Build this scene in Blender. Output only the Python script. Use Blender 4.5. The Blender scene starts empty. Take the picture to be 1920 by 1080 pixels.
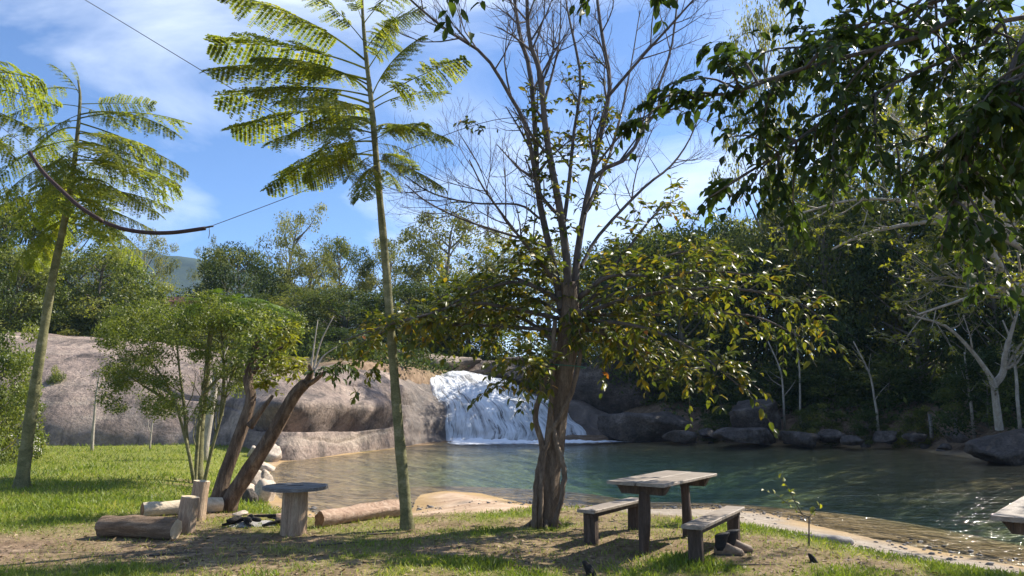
import bpy, bmesh, math, random
import numpy as np
from mathutils import Vector, Matrix

# ------------------------------------------------------------------ camera, sky, sun, exposure
SC = bpy.context.scene
COL = SC.collection
R = math.radians
F, HOR, CAMZ = 1400.0, 762.0, 1.6          # focal length and horizon row of the 1920x1080 picture, eye height
PITCH = math.atan((HOR - 540) / F)
cam = bpy.data.objects.new('camera', bpy.data.cameras.new('camera'))
COL.objects.link(cam)
cam.location = (0, 0, CAMZ)
cam.rotation_euler = (R(90) + PITCH, 0, 0)
cam.data.sensor_width = 36.0
cam.data.lens = 36.0 * F / 1920
cam.data.clip_end = 6000
SC.camera = cam

SUN_AZ, SUN_EL = R(58), R(43)              # azimuth to the right of the view direction
world = bpy.data.worlds.new('World'); SC.world = world; world.use_nodes = True
nt = world.node_tree; nt.nodes.clear()
def wn(t, **k):
    n = nt.nodes.new(t)
    for a, b in k.items(): setattr(n, a, b)
    return n
sky = wn('ShaderNodeTexSky', sky_type='NISHITA', sun_disc=False, sun_elevation=SUN_EL, sun_rotation=SUN_AZ,
         air_density=1.0, dust_density=0.9, ozone_density=7.0, altitude=1500)
bg = wn('ShaderNodeBackground'); bg.inputs['Strength'].default_value = 0.10
outw = wn('ShaderNodeOutputWorld')
tc = wn('ShaderNodeTexCoord')
mp = wn('ShaderNodeMapping'); mp.inputs['Scale'].default_value = (1.3, 1.9, 4.2); mp.inputs['Rotation'].default_value = (0.2, 0.35, 0.5)
n1 = wn('ShaderNodeTexNoise'); n1.inputs['Scale'].default_value = 1.3; n1.inputs['Detail'].default_value = 9; n1.inputs['Roughness'].default_value = 0.55
n1.inputs['Distortion'].default_value = 0.6
cr = wn('ShaderNodeValToRGB'); cr.color_ramp.elements[0].position = 0.47; cr.color_ramp.elements[1].position = 0.76
cr.color_ramp.elements[1].color = (0.66, 0.66, 0.66, 1)
mixc = wn('ShaderNodeMix', data_type='RGBA'); mixc.inputs['B'].default_value = (7.6, 8.1, 8.8, 1)
L = nt.links.new
L(tc.outputs['Generated'], mp.inputs['Vector']); L(mp.outputs['Vector'], n1.inputs['Vector'])
L(n1.outputs['Fac'], cr.inputs['Fac']); L(cr.outputs['Color'], mixc.inputs['Factor'])
L(sky.outputs['Color'], mixc.inputs['A']); L(mixc.outputs['Result'], bg.inputs['Color']); L(bg.outputs['Background'], outw.inputs['Surface'])

sl = bpy.data.lights.new('sun', 'SUN'); sl.energy = 5.0; sl.angle = R(0.53); sl.color = (1.0, 0.93, 0.82)
sun = bpy.data.objects.new('sun', sl); COL.objects.link(sun)
SUND = Vector((math.sin(SUN_AZ) * math.cos(SUN_EL), math.cos(SUN_AZ) * math.cos(SUN_EL), math.sin(SUN_EL)))
sun.rotation_euler = SUND.to_track_quat('Z', 'Y').to_euler(); sun.location = SUND * 60
SC.view_settings.view_transform = 'Standard'; SC.view_settings.look = 'None'
SC.view_settings.exposure = 1.1; SC.view_settings.gamma = 1.0
SC.render.engine = 'CYCLES'
cy = SC.cycles
cy.use_denoising = True; cy.max_bounces = 8; cy.diffuse_bounces = 3; cy.glossy_bounces = 3
cy.transmission_bounces = 4; cy.transparent_max_bounces = 16; cy.caustics_reflective = False; cy.caustics_refractive = False

# ------------------------------------------------------------------ numeric helpers
rng = np.random.default_rng(7)
CP, SP = math.cos(PITCH), math.sin(PITCH)
def ray(px, py):
    cx, cy_ = (px - 960) / F, (540 - py) / F
    return np.array([cx, CP - cy_ * SP, SP + cy_ * CP])
def P(px, py, Y):
    d = ray(px, py); return d * (Y / d[1]) + np.array([0, 0, CAMZ])
def G(px, py, z=0.0):
    d = ray(px, py); return d * ((z - CAMZ) / d[2]) + np.array([0, 0, CAMZ])
def proj(p):
    p = np.asarray(p, float); y, z = p[..., 1], p[..., 2] - CAMZ
    d = y * CP + z * SP; d = np.where(np.abs(d) < 1e-6, 1e-6, d)
    return np.stack([960 + F * p[..., 0] / d, 540 - F * (-y * SP + z * CP) / d, d], -1)
def sst(a, b, x):
    t = np.clip((x - a) / (b - a), 0, 1); return t * t * (3 - 2 * t)
def _hash(i, j, k):
    h = (i * 374761393 + j * 668265263 + k * 2147483647 * 3) & 0xffffffff
    h = ((h ^ (h >> 13)) * 1274126177) & 0xffffffff
    h = ((h ^ (h >> 16)) * 2246822519) & 0xffffffff
    return ((h ^ (h >> 15)) & 0xffffff) / float(0xffffff)
def vnoise(p):
    p = np.asarray(p, float); i = np.floor(p).astype(np.int64); f = p - i; f = f * f * (3 - 2 * f)
    r = 0
    for a in (0, 1):
        wx = f[:, 0] if a else 1 - f[:, 0]
        for b in (0, 1):
            wy = f[:, 1] if b else 1 - f[:, 1]
            for c in (0, 1):
                wz = f[:, 2] if c else 1 - f[:, 2]
                r = r + wx * wy * wz * _hash(i[:, 0] + a, i[:, 1] + b, i[:, 2] + c)
    return r * 2 - 1
def fbm(p, octv=4, gain=0.5):
    p = np.asarray(p, float); r = 0; a = 1.0; s = 0
    for o in range(octv):
        r = r + a * vnoise(p * (2 ** o) + 17.3 * o); s += a; a *= gain
    return r / s
def fbm2(x, y, sc, octv=4, seed=0.0):
    return fbm(np.stack([x * sc, y * sc, np.full_like(x, seed)], -1), octv)
def spl(pts, n):
    p = np.asarray(pts, float)
    if len(p) == 2: return p[0] + (p[1] - p[0]) * np.linspace(0, 1, n)[:, None]
    q = np.vstack([2 * p[0] - p[1], p, 2 * p[-1] - p[-2]])
    t = np.linspace(0, len(p) - 1 - 1e-9, n); i = t.astype(int); u = (t - i)[:, None]
    a, b, c, d = q[i], q[i + 1], q[i + 2], q[i + 3]
    return 0.5 * (2 * b + (c - a) * u + (2 * a - 5 * b + 4 * c - d) * u ** 2 + (3 * b - a - 3 * c + d) * u ** 3)
def unit(v): return v / (np.linalg.norm(v, axis=-1, keepdims=True) + 1e-12)
def rdir(n=1): return unit(rng.normal(size=(n, 3)))

# ------------------------------------------------------------------ mesh and object helpers
ORG = {}
def new_mesh(name, V, Q=None, T=None, tint=None, smooth=True, vec=None, extra=None):
    me = bpy.data.meshes.new(name); V = np.asarray(V, np.float32)
    Q = np.zeros((0, 4), np.int32) if Q is None or len(Q) == 0 else np.asarray(Q, np.int32)
    T = np.zeros((0, 3), np.int32) if T is None or len(T) == 0 else np.asarray(T, np.int32)
    me.vertices.add(len(V)); me.vertices.foreach_set('co', V.ravel())
    lp = np.concatenate([Q.ravel(), T.ravel()]); me.loops.add(len(lp)); me.loops.foreach_set('vertex_index', lp)
    st = np.concatenate([np.arange(len(Q)) * 4, len(Q) * 4 + np.arange(len(T)) * 3]).astype(np.int32)
    me.polygons.add(len(st)); me.polygons.foreach_set('loop_start', st)
    me.polygons.foreach_set('use_smooth', np.full(len(st), smooth, bool))
    if tint is not None:
        a = me.attributes.new('tint', 'FLOAT', 'POINT'); a.data.foreach_set('value', np.asarray(tint, np.float32))
    if vec is not None:
        a = me.attributes.new('flow', 'FLOAT_VECTOR', 'POINT'); a.data.foreach_set('vector', np.asarray(vec, np.float32).ravel())
    for k, v in (extra or {}).items():
        a = me.attributes.new(k, 'FLOAT', 'POINT'); a.data.foreach_set('value', np.asarray(v, np.float32))
    me.update(calc_edges=True); me.validate()
    return me
def link(name, me, mat=None, parent=None, loc=(0, 0, 0)):
    o = bpy.data.objects.new(name, me); COL.objects.link(o); o.location = loc
    if me is not None and mat is not None and not me.materials: me.materials.append(mat)
    if parent is not None: o.parent = parent
    return o
def tag(o, label, cat=None, group=None, kind=None):
    if label: o['label'] = label
    if cat: o['category'] = cat
    if group: o['group'] = group
    if kind: o['kind'] = kind
    return o
def thing(name, label, cat, loc, group=None):
    o = link(name, None, loc=tuple(map(float, loc))); ORG[o] = np.array(loc, float)
    return tag(o, label, cat, group)
class MB:
    def __init__(s): s.V, s.Q, s.T, s.A, s.n = [], [], [], [], 0
    def add(s, V, Q=None, T=None, tint=0.5):
        V = np.asarray(V, float); s.V.append(V)
        s.A.append(np.broadcast_to(np.asarray(tint, float), (len(V),)))
        if Q is not None and len(Q): s.Q.append(np.asarray(Q) + s.n)
        if T is not None and len(T): s.T.append(np.asarray(T) + s.n)
        s.n += len(V); return s
    def data(s):
        return (np.vstack(s.V), np.vstack(s.Q) if s.Q else None, np.vstack(s.T) if s.T else None, np.concatenate(s.A))
    def build(s, name, mat, parent=None, smooth=True, base=None):
        V, Q, T, A = s.data()
        org = ORG.get(parent, np.zeros(3)) if parent is not None else (np.zeros(3) if base is None else np.array(base, float))
        o = link(name, new_mesh(name, V - org, Q, T, A, smooth), mat, parent, (0, 0, 0) if parent is not None else tuple(org))
        ORG[o] = org
        return o
    def tube(s, path, rad, m=6, cap=True, tint=0.5, rough=0.0, ell=None):
        p = np.asarray(path, float); k = len(p); rad = np.broadcast_to(np.asarray(rad, float), (k,))
        t = unit(np.gradient(p, axis=0)); ref = np.array([0, 0, 1.0]) if abs(t[0, 2]) < 0.9 else np.array([1.0, 0, 0])
        u = unit(np.cross(t[0], ref)); U = [u]
        for i in range(1, k):
            u = u - t[i] * (u @ t[i]); u = u / (np.linalg.norm(u) + 1e-12); U.append(u)
        U = np.array(U); W = np.cross(t, U); a = np.arange(m) * 2 * math.pi / m
        rr = rad[:, None] * np.ones(m)
        if rough: rr = rr * (1 + rough * fbm(np.stack([np.repeat(p[:, 2] * 1.3, m) + 3 * np.tile(np.cos(a), k), np.tile(np.sin(a) * 3, k), np.repeat(p[:, 0], m)], -1), 3).reshape(k, m) * 1.6)
        V = p[:, None] + rr[..., None] * (np.cos(a)[None, :, None] * U[:, None] * (ell or 1) + np.sin(a)[None, :, None] * W[:, None])
        i, j = np.meshgrid(np.arange(k - 1), np.arange(m), indexing='ij'); j2 = (j + 1) % m
        Q = np.stack([i * m + j, i * m + j2, (i + 1) * m + j2, (i + 1) * m + j], -1).reshape(-1, 4)
        V = V.reshape(-1, 3); T = None
        if cap:
            V = np.vstack([V, p[0], p[-1]]); b, e = k * m, k * m + 1; jj = np.arange(m); j2 = (jj + 1) % m
            T = np.vstack([np.stack([j2, jj, np.full(m, b)], -1), np.stack([(k - 1) * m + jj, (k - 1) * m + j2, np.full(m, e)], -1)])
        return s.add(V, Q, T, tint)
    def box(s, c, size, rot=None, taper=1.0, tint=0.5, jit=0.0):
        x, y, z = np.array(size) / 2
        V = np.array([(-x, -y, -z), (x, -y, -z), (x, y, -z), (-x, y, -z), (-x, -y, z), (x, -y, z), (x, y, z), (-x, y, z)], float)
        V[:4, :1] *= taper
        if jit: V += rng.normal(size=V.shape) * jit
        if rot is not None: V = V @ np.array(rot).T
        return s.add(V + np.array(c), [(3, 2, 1, 0), (4, 5, 6, 7), (0, 1, 5, 4), (1, 2, 6, 5), (2, 3, 7, 6), (3, 0, 4, 7)], None, tint)
    def leaves(s, B, X, Nn, Ln, wid, tint, big=False, fold=0.18):
        B, X = np.asarray(B, float), unit(np.asarray(X, float)); Nn = np.asarray(Nn, float)
        Nn = unit(Nn - X * (Nn * X).sum(-1, keepdims=True)); S = np.cross(X, Nn); n = len(B)
        Ln = np.broadcast_to(np.asarray(Ln, float), (n,))[:, None]; w = Ln * wid * 0.5; tint = np.broadcast_to(np.asarray(tint, float), (n,))
        if not big:
            up = Nn * w * fold * 2
            V = np.stack([B, B + X * Ln * .45 + S * w + up, B + X * Ln, B + X * Ln * .45 - S * w + up], 1)
            b = np.arange(n)[:, None] * 4; T = np.concatenate([b + [0, 1, 2], b + [0, 2, 3]])
            return s.add(V.reshape(-1, 3), None, T, np.repeat(tint, 4))
        up = Nn * w * fold * 2; dr = -Nn * Ln * .10
        m1, m2 = B + X * Ln * .30 + dr * -.4, B + X * Ln * .66 + dr * .1
        V = np.stack([B, m1, m2, B + X * Ln + dr, m1 - S * w * .86 + up, m1 + S * w * .86 + up, m2 - S * w * .8 + up, m2 + S * w * .8 + up], 1)
        b = np.arange(n)[:, None] * 8
        T = np.concatenate([b + [0, 5, 1], b + [0, 1, 4], b + [2, 7, 3], b + [2, 3, 6]])
        Q = np.concatenate([b + [1, 5, 7, 2], b + [1, 2, 6, 4]])
        return s.add(V.reshape(-1, 3), Q, T, np.repeat(tint, 8))

# ------------------------------------------------------------------ materials
def nodes(name):
    m = bpy.data.materials.new(name); m.use_nodes = True; t = m.node_tree; t.nodes.clear()
    def N(ty, ins=None, **k):
        n = t.nodes.new(ty)
        for a, b in k.items(): setattr(n, a, b)
        for a, b in (ins or {}).items():
            if hasattr(b, 'is_output'): t.links.new(b, n.inputs[a])
            else: n.inputs[a].default_value = b
        return n
    return m, N, t
def rgba(c): return (c[0], c[1], c[2], 1)
def ramp(N, fac, stops):
    r = N('ShaderNodeValToRGB', {'Fac': fac}); e = r.color_ramp.elements
    while len(e) < len(stops): e.new(0.5)
    for q, (p, c) in zip(e, stops): q.position = p; q.color = rgba(c) if len(c) == 3 else c
    return r.outputs['Color']
def noise(N, vec, scale, detail=5, rough=0.55, dist=0.0):
    return N('ShaderNodeTexNoise', {'Vector': vec, 'Scale': scale, 'Detail': detail, 'Roughness': rough, 'Distortion': dist}).outputs['Fac']
def surf(name, stops, scale=4.0, stretch=(1, 1, 1), rough=0.85, bump=0.4, bscale=None, fine=None, spec=0.25, dist=0.3, spots=None, bdist=.04):
    """noise-driven colour with relief, in object space"""
    m, N, t = nodes(name)
    co = N('ShaderNodeTexCoord').outputs['Object']
    v = N('ShaderNodeMapping', {'Vector': co, 'Scale': stretch}).outputs['Vector']
    a = noise(N, v, scale, 8, 0.62, dist); col = ramp(N, a, stops)
    if fine:
        b = noise(N, v, scale * 9, 4, 0.7)
        col = N('ShaderNodeMix', {'Factor': fine, 'A': col, 'B': ramp(N, b, [(0.3, (0.0, 0.0, 0.0)), (0.75, (1, 1, 1))])}, data_type='RGBA', blend_type='OVERLAY').outputs['Result']
    if spots:
        s_ = noise(N, co, spots[0], 6, 0.6, 0.5)
        col = N('ShaderNodeMix', {'Factor': ramp(N, s_, [(spots[1], (0, 0, 0)), (spots[1] + .12, (1, 1, 1))]), 'A': col, 'B': rgba(spots[2])}, data_type='RGBA').outputs['Result']
    h = noise(N, v, bscale or scale * 3, 8, 0.65)
    bp = N('ShaderNodeBump', {'Height': h, 'Strength': bump, 'Distance': bdist})
    bs = N('ShaderNodeBsdfPrincipled', {'Base Color': col, 'Roughness': rough, 'Specular IOR Level': spec, 'Normal': bp.outputs['Normal']})
    N('ShaderNodeOutputMaterial', {'Surface': bs.outputs[0]})
    return m
def leafmat(name, stops, trans=0.4, rough=0.45, tcol=1.6, spec=0.4):
    m, N, t = nodes(name)
    at = N('ShaderNodeAttribute', attribute_name='tint').outputs['Fac']
    col = ramp(N, at, stops)
    bs = N('ShaderNodeBsdfPrincipled', {'Base Color': col, 'Roughness': rough, 'Specular IOR Level': spec})
    tc_ = N('ShaderNodeMix', {'Factor': 1.0, 'A': col, 'B': (tcol, tcol * 1.02, tcol * .45, 1)}, data_type='RGBA', blend_type='MULTIPLY').outputs['Result']
    tr = N('ShaderNodeBsdfTranslucent', {'Color': tc_})
    mx = N('ShaderNodeMixShader', {0: trans, 1: bs.outputs[0], 2: tr.outputs[0]})
    N('ShaderNodeOutputMaterial', {'Surface': mx.outputs[0]})
    return m
M = {}
M['leaf_main'] = leafmat('glossy_mixed_leaves', [(0, (.035, .055, .012)), (.4, (.08, .10, .016)), (.68, (.16, .15, .018)), (.88, (.24, .16, .02)), (1, (.28, .10, .02))], .40, .4, 1.6, .3)
M['leaf_canopy'] = leafmat('dark_canopy_leaves', [(0, (.02, .035, .010)), (.6, (.04, .065, .014)), (1, (.085, .12, .018))], .40, .45, 1.7, .2)
M['leaf_frond'] = leafmat('feathery_leaflets', [(0, (.085, .11, .022)), (.5, (.15, .175, .026)), (1, (.25, .23, .035))], .58, .55, 1.9, .2)
M['leaf_fern'] = leafmat('bright_fresh_leaflets', [(0, (.09, .16, .02)), (1, (.17, .24, .03))], .40, .5)
M['leaf_shrub'] = leafmat('fine_shrub_leaves', [(0, (.065, .09, .02)), (.5, (.13, .16, .032)), (1, (.22, .23, .05))], .42, .45)
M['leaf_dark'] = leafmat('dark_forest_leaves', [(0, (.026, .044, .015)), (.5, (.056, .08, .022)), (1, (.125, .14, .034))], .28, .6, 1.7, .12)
M['leaf_mid'] = leafmat('mid_forest_leaves', [(0, (.045, .062, .02)), (.5, (.09, .11, .03)), (1, (.22, .21, .05))], .42, .6, 1.9, .12)
M['leaf_pale'] = leafmat('pale_forest_leaves', [(0, (.075, .085, .03)), (.5, (.145, .15, .05)), (1, (.25, .235, .085))], .42, .6, 1.9, .12)
M['leaf_yellow'] = leafmat('yellow_green_leaves', [(0, (.12, .14, .02)), (1, (.27, .26, .03))], .42, .45)
M['grass'] = leafmat('grass_blades', [(0, (.085, .115, .02)), (.5, (.155, .21, .03)), (.8, (.245, .27, .05)), (1, (.42, .36, .16))], .42, .5)
M['litter'] = leafmat('dry_leaf_litter', [(0, (.07, .045, .028)), (.5, (.18, .12, .07)), (1, (.34, .26, .16))], .1, .7)
M['bark_main'] = surf('fibrous_brown_bark', [(.25, (.06, .042, .03)), (.5, (.15, .11, .078)), (.75, (.27, .21, .15))], 5, (3, 3, .5), .9, .9, 9, .5)
M['bark_slim'] = surf('mossy_slim_bark', [(.3, (.08, .08, .035)), (.55, (.17, .16, .075)), (.75, (.30, .27, .17))], 4, (1, 1, 1.5), .85, .5, 9, .4)
M['bark_pale'] = surf('pale_grey_bark', [(.3, (.22, .19, .15)), (.55, (.36, .32, .26)), (.75, (.5, .45, .38))], 4, (2, 2, 1), .85, .5, 9, .3)
M['bark_dark'] = surf('dark_twig_bark', [(.3, (.05, .042, .038)), (.7, (.15, .125, .11))], 6, (2, 2, .7), .9, .4)
M['bark_old'] = surf('old_split_bark', [(.28, (.04, .028, .02)), (.5, (.12, .082, .055)), (.78, (.28, .21, .145))], 4, (3, 3, .5), .9, 1.0, 8, .5)
M['bark_forest'] = surf('forest_bark', [(.3, (.10, .085, .065)), (.7, (.25, .22, .18))], 2, (2, 2, .5), .9, .3)
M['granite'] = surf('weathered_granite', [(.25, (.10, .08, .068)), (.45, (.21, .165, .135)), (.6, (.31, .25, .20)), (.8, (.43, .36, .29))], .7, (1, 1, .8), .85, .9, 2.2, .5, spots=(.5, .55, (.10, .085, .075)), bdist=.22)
M['granite_wet_shade'] = surf('damp_shaded_granite', [(.28, (.035, .03, .026)), (.5, (.085, .07, .06)), (.72, (.18, .15, .13))], 1.3, (1, 1, 1), .62, .9, 2.4, .6, spots=(1.6, .62, (.19, .18, .16)), bdist=.2)  # damp dark rock, with the shade of the right bank put into its colour
M['stone_pale'] = surf('pale_river_stone', [(.25, (.32, .26, .2)), (.55, (.48, .40, .32)), (.8, (.62, .55, .46))], 2.5, (1, 1, 1), .85, .5, 9, .4)
M['stone_grey'] = surf('grey_flat_stone', [(.3, (.12, .11, .10)), (.7, (.27, .25, .23))], 3, (1, 1, 1), .8, .5, 9, .4)
M['plank'] = surf('weathered_grey_plank', [(.25, (.12, .09, .066)), (.5, (.245, .20, .155)), (.75, (.38, .325, .265))], 3, (1, 9, 9), .55, .35, 10, .35, spec=.5)
M['spool'] = surf('blackened_grey_board', [(.25, (.05, .045, .042)), (.5, (.13, .12, .115)), (.75, (.27, .255, .24))], 4, (1, 7, 7), .55, .4, 10, .4, spec=.5)
M['darkwood'] = surf('dark_rough_timber', [(.25, (.035, .025, .02)), (.5, (.085, .06, .046)), (.78, (.17, .12, .09))], 3, (6, 6, .7), .85, .7, 8, .4)
M['logbark'] = surf('log_brown_bark', [(.25, (.07, .048, .032)), (.5, (.19, .13, .085)), (.78, (.34, .25, .17))], 4, (.7, 5, 5), .9, .8, 8, .45)
M['postwood'] = surf('peeled_post_wood', [(.22, (.15, .095, .06)), (.5, (.36, .25, .165)), (.78, (.52, .40, .28))], 3.5, (4, 4, .5), .85, .6, 8, .4)
M['palewood'] = surf('bleached_log', [(.25, (.38, .30, .21)), (.6, (.58, .49, .36)), (.8, (.68, .59, .45))], 4, (.7, 4, 4), .85, .4, 8, .3)
M['redwood'] = surf('reddish_cut_log', [(.22, (.20, .12, .08)), (.5, (.42, .29, .21)), (.78, (.58, .45, .35))], 3, (.6, 5, 5), .88, .8, 8, .4)
M['cutend'] = surf('sawn_end_grain', [(.3, (.16, .075, .03)), (.6, (.33, .17, .075)), (.8, (.46, .29, .16))], 14, (1, 1, 1), .9, .3)
M['cutpale'] = surf('pale_sawn_top', [(.3, (.42, .32, .2)), (.7, (.62, .52, .37))], 10, (1, 1, 1), .9, .3)
M['char'] = surf('charred_wood', [(.35, (.012, .011, .010)), (.65, (.045, .04, .037)), (.8, (.15, .14, .13))], 9, (1, 1, 1), .9, .6)
M['ash'] = surf('grey_ash', [(.3, (.16, .15, .14)), (.7, (.46, .44, .42))], 14, (1, 1, 1), .95, .6)
M['leather_black'] = surf('black_boot_fabric', [(.3, (.010, .010, .011)), (.7, (.03, .03, .032))], 30, (1, 1, 1), .6, .3)
M['leather_brown'] = surf('worn_brown_leather', [(.3, (.13, .085, .055)), (.7, (.26, .19, .13))], 20, (1, 1, 1), .6, .3)
M['rubber'] = surf('boot_rubber', [(.3, (.05, .04, .03)), (.7, (.1, .08, .06))], 20, (1, 1, 1), .7, .2)
M['hose'] = surf('dark_rubber_hose', [(.3, (.022, .013, .012)), (.7, (.06, .032, .028))], 20, (1, 1, 1), .5, .2)
M['wire'] = surf('dull_wire', [(.3, (.06, .06, .065)), (.7, (.11, .11, .115))], 20, (1, 1, 1), .5, .0)
M['cord'] = surf('green_cord', [(.3, (.02, .12, .08)), (.7, (.04, .2, .13))], 20, (1, 1, 1), .6, .0)
M['concrete'] = surf('pale_concrete', [(.3, (.42, .40, .37)), (.7, (.6, .58, .54))], 4, (1, 1, 1), .9, .3)
M['rooftile'] = surf('clay_roof', [(.3, (.28, .12, .06)), (.7, (.45, .22, .12))], 3, (1, 8, 1), .85, .4)
M['plaster'] = surf('ochre_plaster', [(.3, (.42, .31, .2)), (.7, (.52, .4, .27))], 2, (1, 1, 1), .9, .2)
M['hill'] = surf('forested_hill', [(.3, (.014, .028, .016)), (.5, (.028, .045, .024)), (.75, (.05, .07, .034))], .045, (1, 1, 1), .95, 1.0, .12, .5)
# ground: bare earth, turf and sand told apart by attributes of the terrain itself
m, N, t = nodes('ground_earth_turf_sand'); M['ground'] = m
co = N('ShaderNodeTexCoord').outputs['Object']
att = lambda n: N('ShaderNodeAttribute', attribute_name=n).outputs['Fac']
a = noise(N, co, 2.2, 9, .65, .4); b = noise(N, co, 16, 6, .7)
dirt = ramp(N, a, [(.3, (.10, .068, .045)), (.5, (.19, .135, .09)), (.72, (.30, .225, .155))])
dirt = N('ShaderNodeMix', {'Factor': .55, 'A': dirt, 'B': ramp(N, b, [(.3, (.12, .1, .09)), (.7, (.95, .92, .88))])}, data_type='RGBA', blend_type='OVERLAY').outputs['Result']
turf = ramp(N, noise(N, co, 5, 8, .7), [(.3, (.09, .105, .022)), (.5, (.16, .175, .035)), (.75, (.25, .235, .075))])
gritty = ramp(N, noise(N, co, 3.1, 9, .7, .3), [(.3, (.20, .165, .13)), (.55, (.31, .265, .215)), (.78, (.42, .37, .31))])
sand = ramp(N, noise(N, co, 1.7, 9, .6, .5), [(.3, (.30, .20, .13)), (.55, (.45, .33, .23)), (.78, (.56, .44, .33))])
sand = N('ShaderNodeMix', {'Factor': att('grit'), 'A': sand, 'B': gritty}, data_type='RGBA').outputs['Result']
g = N('ShaderNodeMix', {'Factor': att('turf'), 'A': dirt, 'B': turf}, data_type='RGBA').outputs['Result']
g = N('ShaderNodeMix', {'Factor': att('sand'), 'A': g, 'B': sand}, data_type='RGBA').outputs['Result']
g = N('ShaderNodeMix', {'Factor': att('wet'), 'A': g, 'B': ramp(N, noise(N, co, 1.1, 9, .65, .6), [(.3, (.23, .155, .075)), (.55, (.36, .25, .125)), (.75, (.47, .35, .20))])}, data_type='RGBA').outputs['Result']
bp = N('ShaderNodeBump', {'Height': N('ShaderNodeMath', {0: a, 1: b}, operation='ADD').outputs[0], 'Strength': .55, 'Distance': .05}).outputs['Normal']
bs = N('ShaderNodeBsdfPrincipled', {'Base Color': g, 'Roughness': .95, 'Specular IOR Level': .1, 'Normal': bp})
N('ShaderNodeOutputMaterial', {'Surface': bs.outputs[0]})
# pool water: clear rippled surface over an absorbing body
m, N, t = nodes('pool_water'); M['water'] = m
co = N('ShaderNodeTexCoord').outputs['Object']
v1 = N('ShaderNodeMapping', {'Vector': co, 'Scale': (1.0, 1.9, 1)}).outputs['Vector']
h0 = N('ShaderNodeMath', {0: noise(N, v1, .45, 3, .6, .8), 1: 2.2}, operation='MULTIPLY').outputs[0]
h1 = N('ShaderNodeMath', {0: noise(N, v1, 1.5, 4, .6, .6), 1: h0}, operation='ADD').outputs[0]
h = N('ShaderNodeMath', {0: h1, 1: N('ShaderNodeMath', {0: noise(N, v1, 5.0, 3, .6, .4), 1: .35}, operation='MULTIPLY').outputs[0]}, operation='ADD').outputs[0]
bp = N('ShaderNodeBump', {'Height': h, 'Strength': 1.0, 'Distance': .095}).outputs['Normal']
fr = N('ShaderNodeFresnel', {'IOR': 1.33, 'Normal': bp}).outputs[0]
gl = N('ShaderNodeBsdfGlossy', {'Color': (1, 1, 1, 1), 'Roughness': .06, 'Normal': bp}); tr = N('ShaderNodeBsdfTransparent', {'Color': (.97, 1, .99, 1)})
mx = N('ShaderNodeMixShader', {0: fr, 1: tr.outputs[0], 2: gl.outputs[0]})
va = N('ShaderNodeVolumeAbsorption', {'Color': (.20, .70, .56, 1), 'Density': .105})
vs = N('ShaderNodeVolumeScatter', {'Color': (.10, .46, .44, 1), 'Density': .008})
va = N('ShaderNodeAddShader', {0: va.outputs[0], 1: vs.outputs[0]})
N('ShaderNodeOutputMaterial', {'Surface': mx.outputs[0], 'Volume': va.outputs[0]})
# falling water: white aerated streaks with gaps
m, N, t = nodes('falling_water'); M['fall'] = m
fl = N('ShaderNodeAttribute', attribute_name='flow').outputs['Vector']
v1 = N('ShaderNodeMapping', {'Vector': fl, 'Scale': (26, 3.0, 1)}).outputs['Vector']
v2 = N('ShaderNodeMapping', {'Vector': fl, 'Scale': (95, 14, 1)}).outputs['Vector']
n_a, n_b = noise(N, v1, 1, 6, .65, .5), noise(N, v2, 1, 5, .7, .3)
s_ = N('ShaderNodeMath', {0: n_a, 1: N('ShaderNodeMath', {0: n_b, 1: .5}, operation='MULTIPLY').outputs[0]}, operation='ADD').outputs[0]
dens = ramp(N, s_, [(.57, (.06, .06, .06)), (.70, (.74, .74, .74)), (.84, (1, 1, 1))])
bp = N('ShaderNodeBump', {'Height': s_, 'Strength': .9, 'Distance': .25}).outputs['Normal']
bs = N('ShaderNodeBsdfPrincipled', {'Base Color': (.86, .89, .92, 1), 'Roughness': .35, 'Normal': bp})
tr = N('ShaderNodeBsdfTransparent', {}); dens = N('ShaderNodeMix', {'Factor': 1.0, 'A': dens, 'B': N('ShaderNodeAttribute', attribute_name='tint').outputs['Color']}, data_type='RGBA', blend_type='MULTIPLY').outputs['Result']
mx = N('ShaderNodeMixShader', {0: dens, 1: tr.outputs[0], 2: bs.outputs[0]})
N('ShaderNodeOutputMaterial', {'Surface': mx.outputs[0]})
m, N, t = nodes('white_foam'); M['foam'] = m
co = N('ShaderNodeTexCoord').outputs['Object']
tn = N('ShaderNodeAttribute', attribute_name='tint').outputs['Fac']
s_ = N('ShaderNodeMath', {0: noise(N, co, 2.6, 8, .7, .6), 1: tn}, operation='ADD').outputs[0]
bs = N('ShaderNodeBsdfPrincipled', {'Base Color': (.86, .89, .92, 1), 'Roughness': .6}); tr = N('ShaderNodeBsdfTransparent', {})
mx = N('ShaderNodeMixShader', {0: ramp(N, s_, [(.78, (0, 0, 0)), (1.0, (1, 1, 1))]), 1: tr.outputs[0], 2: bs.outputs[0]})
N('ShaderNodeOutputMaterial', {'Surface': mx.outputs[0]})

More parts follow.
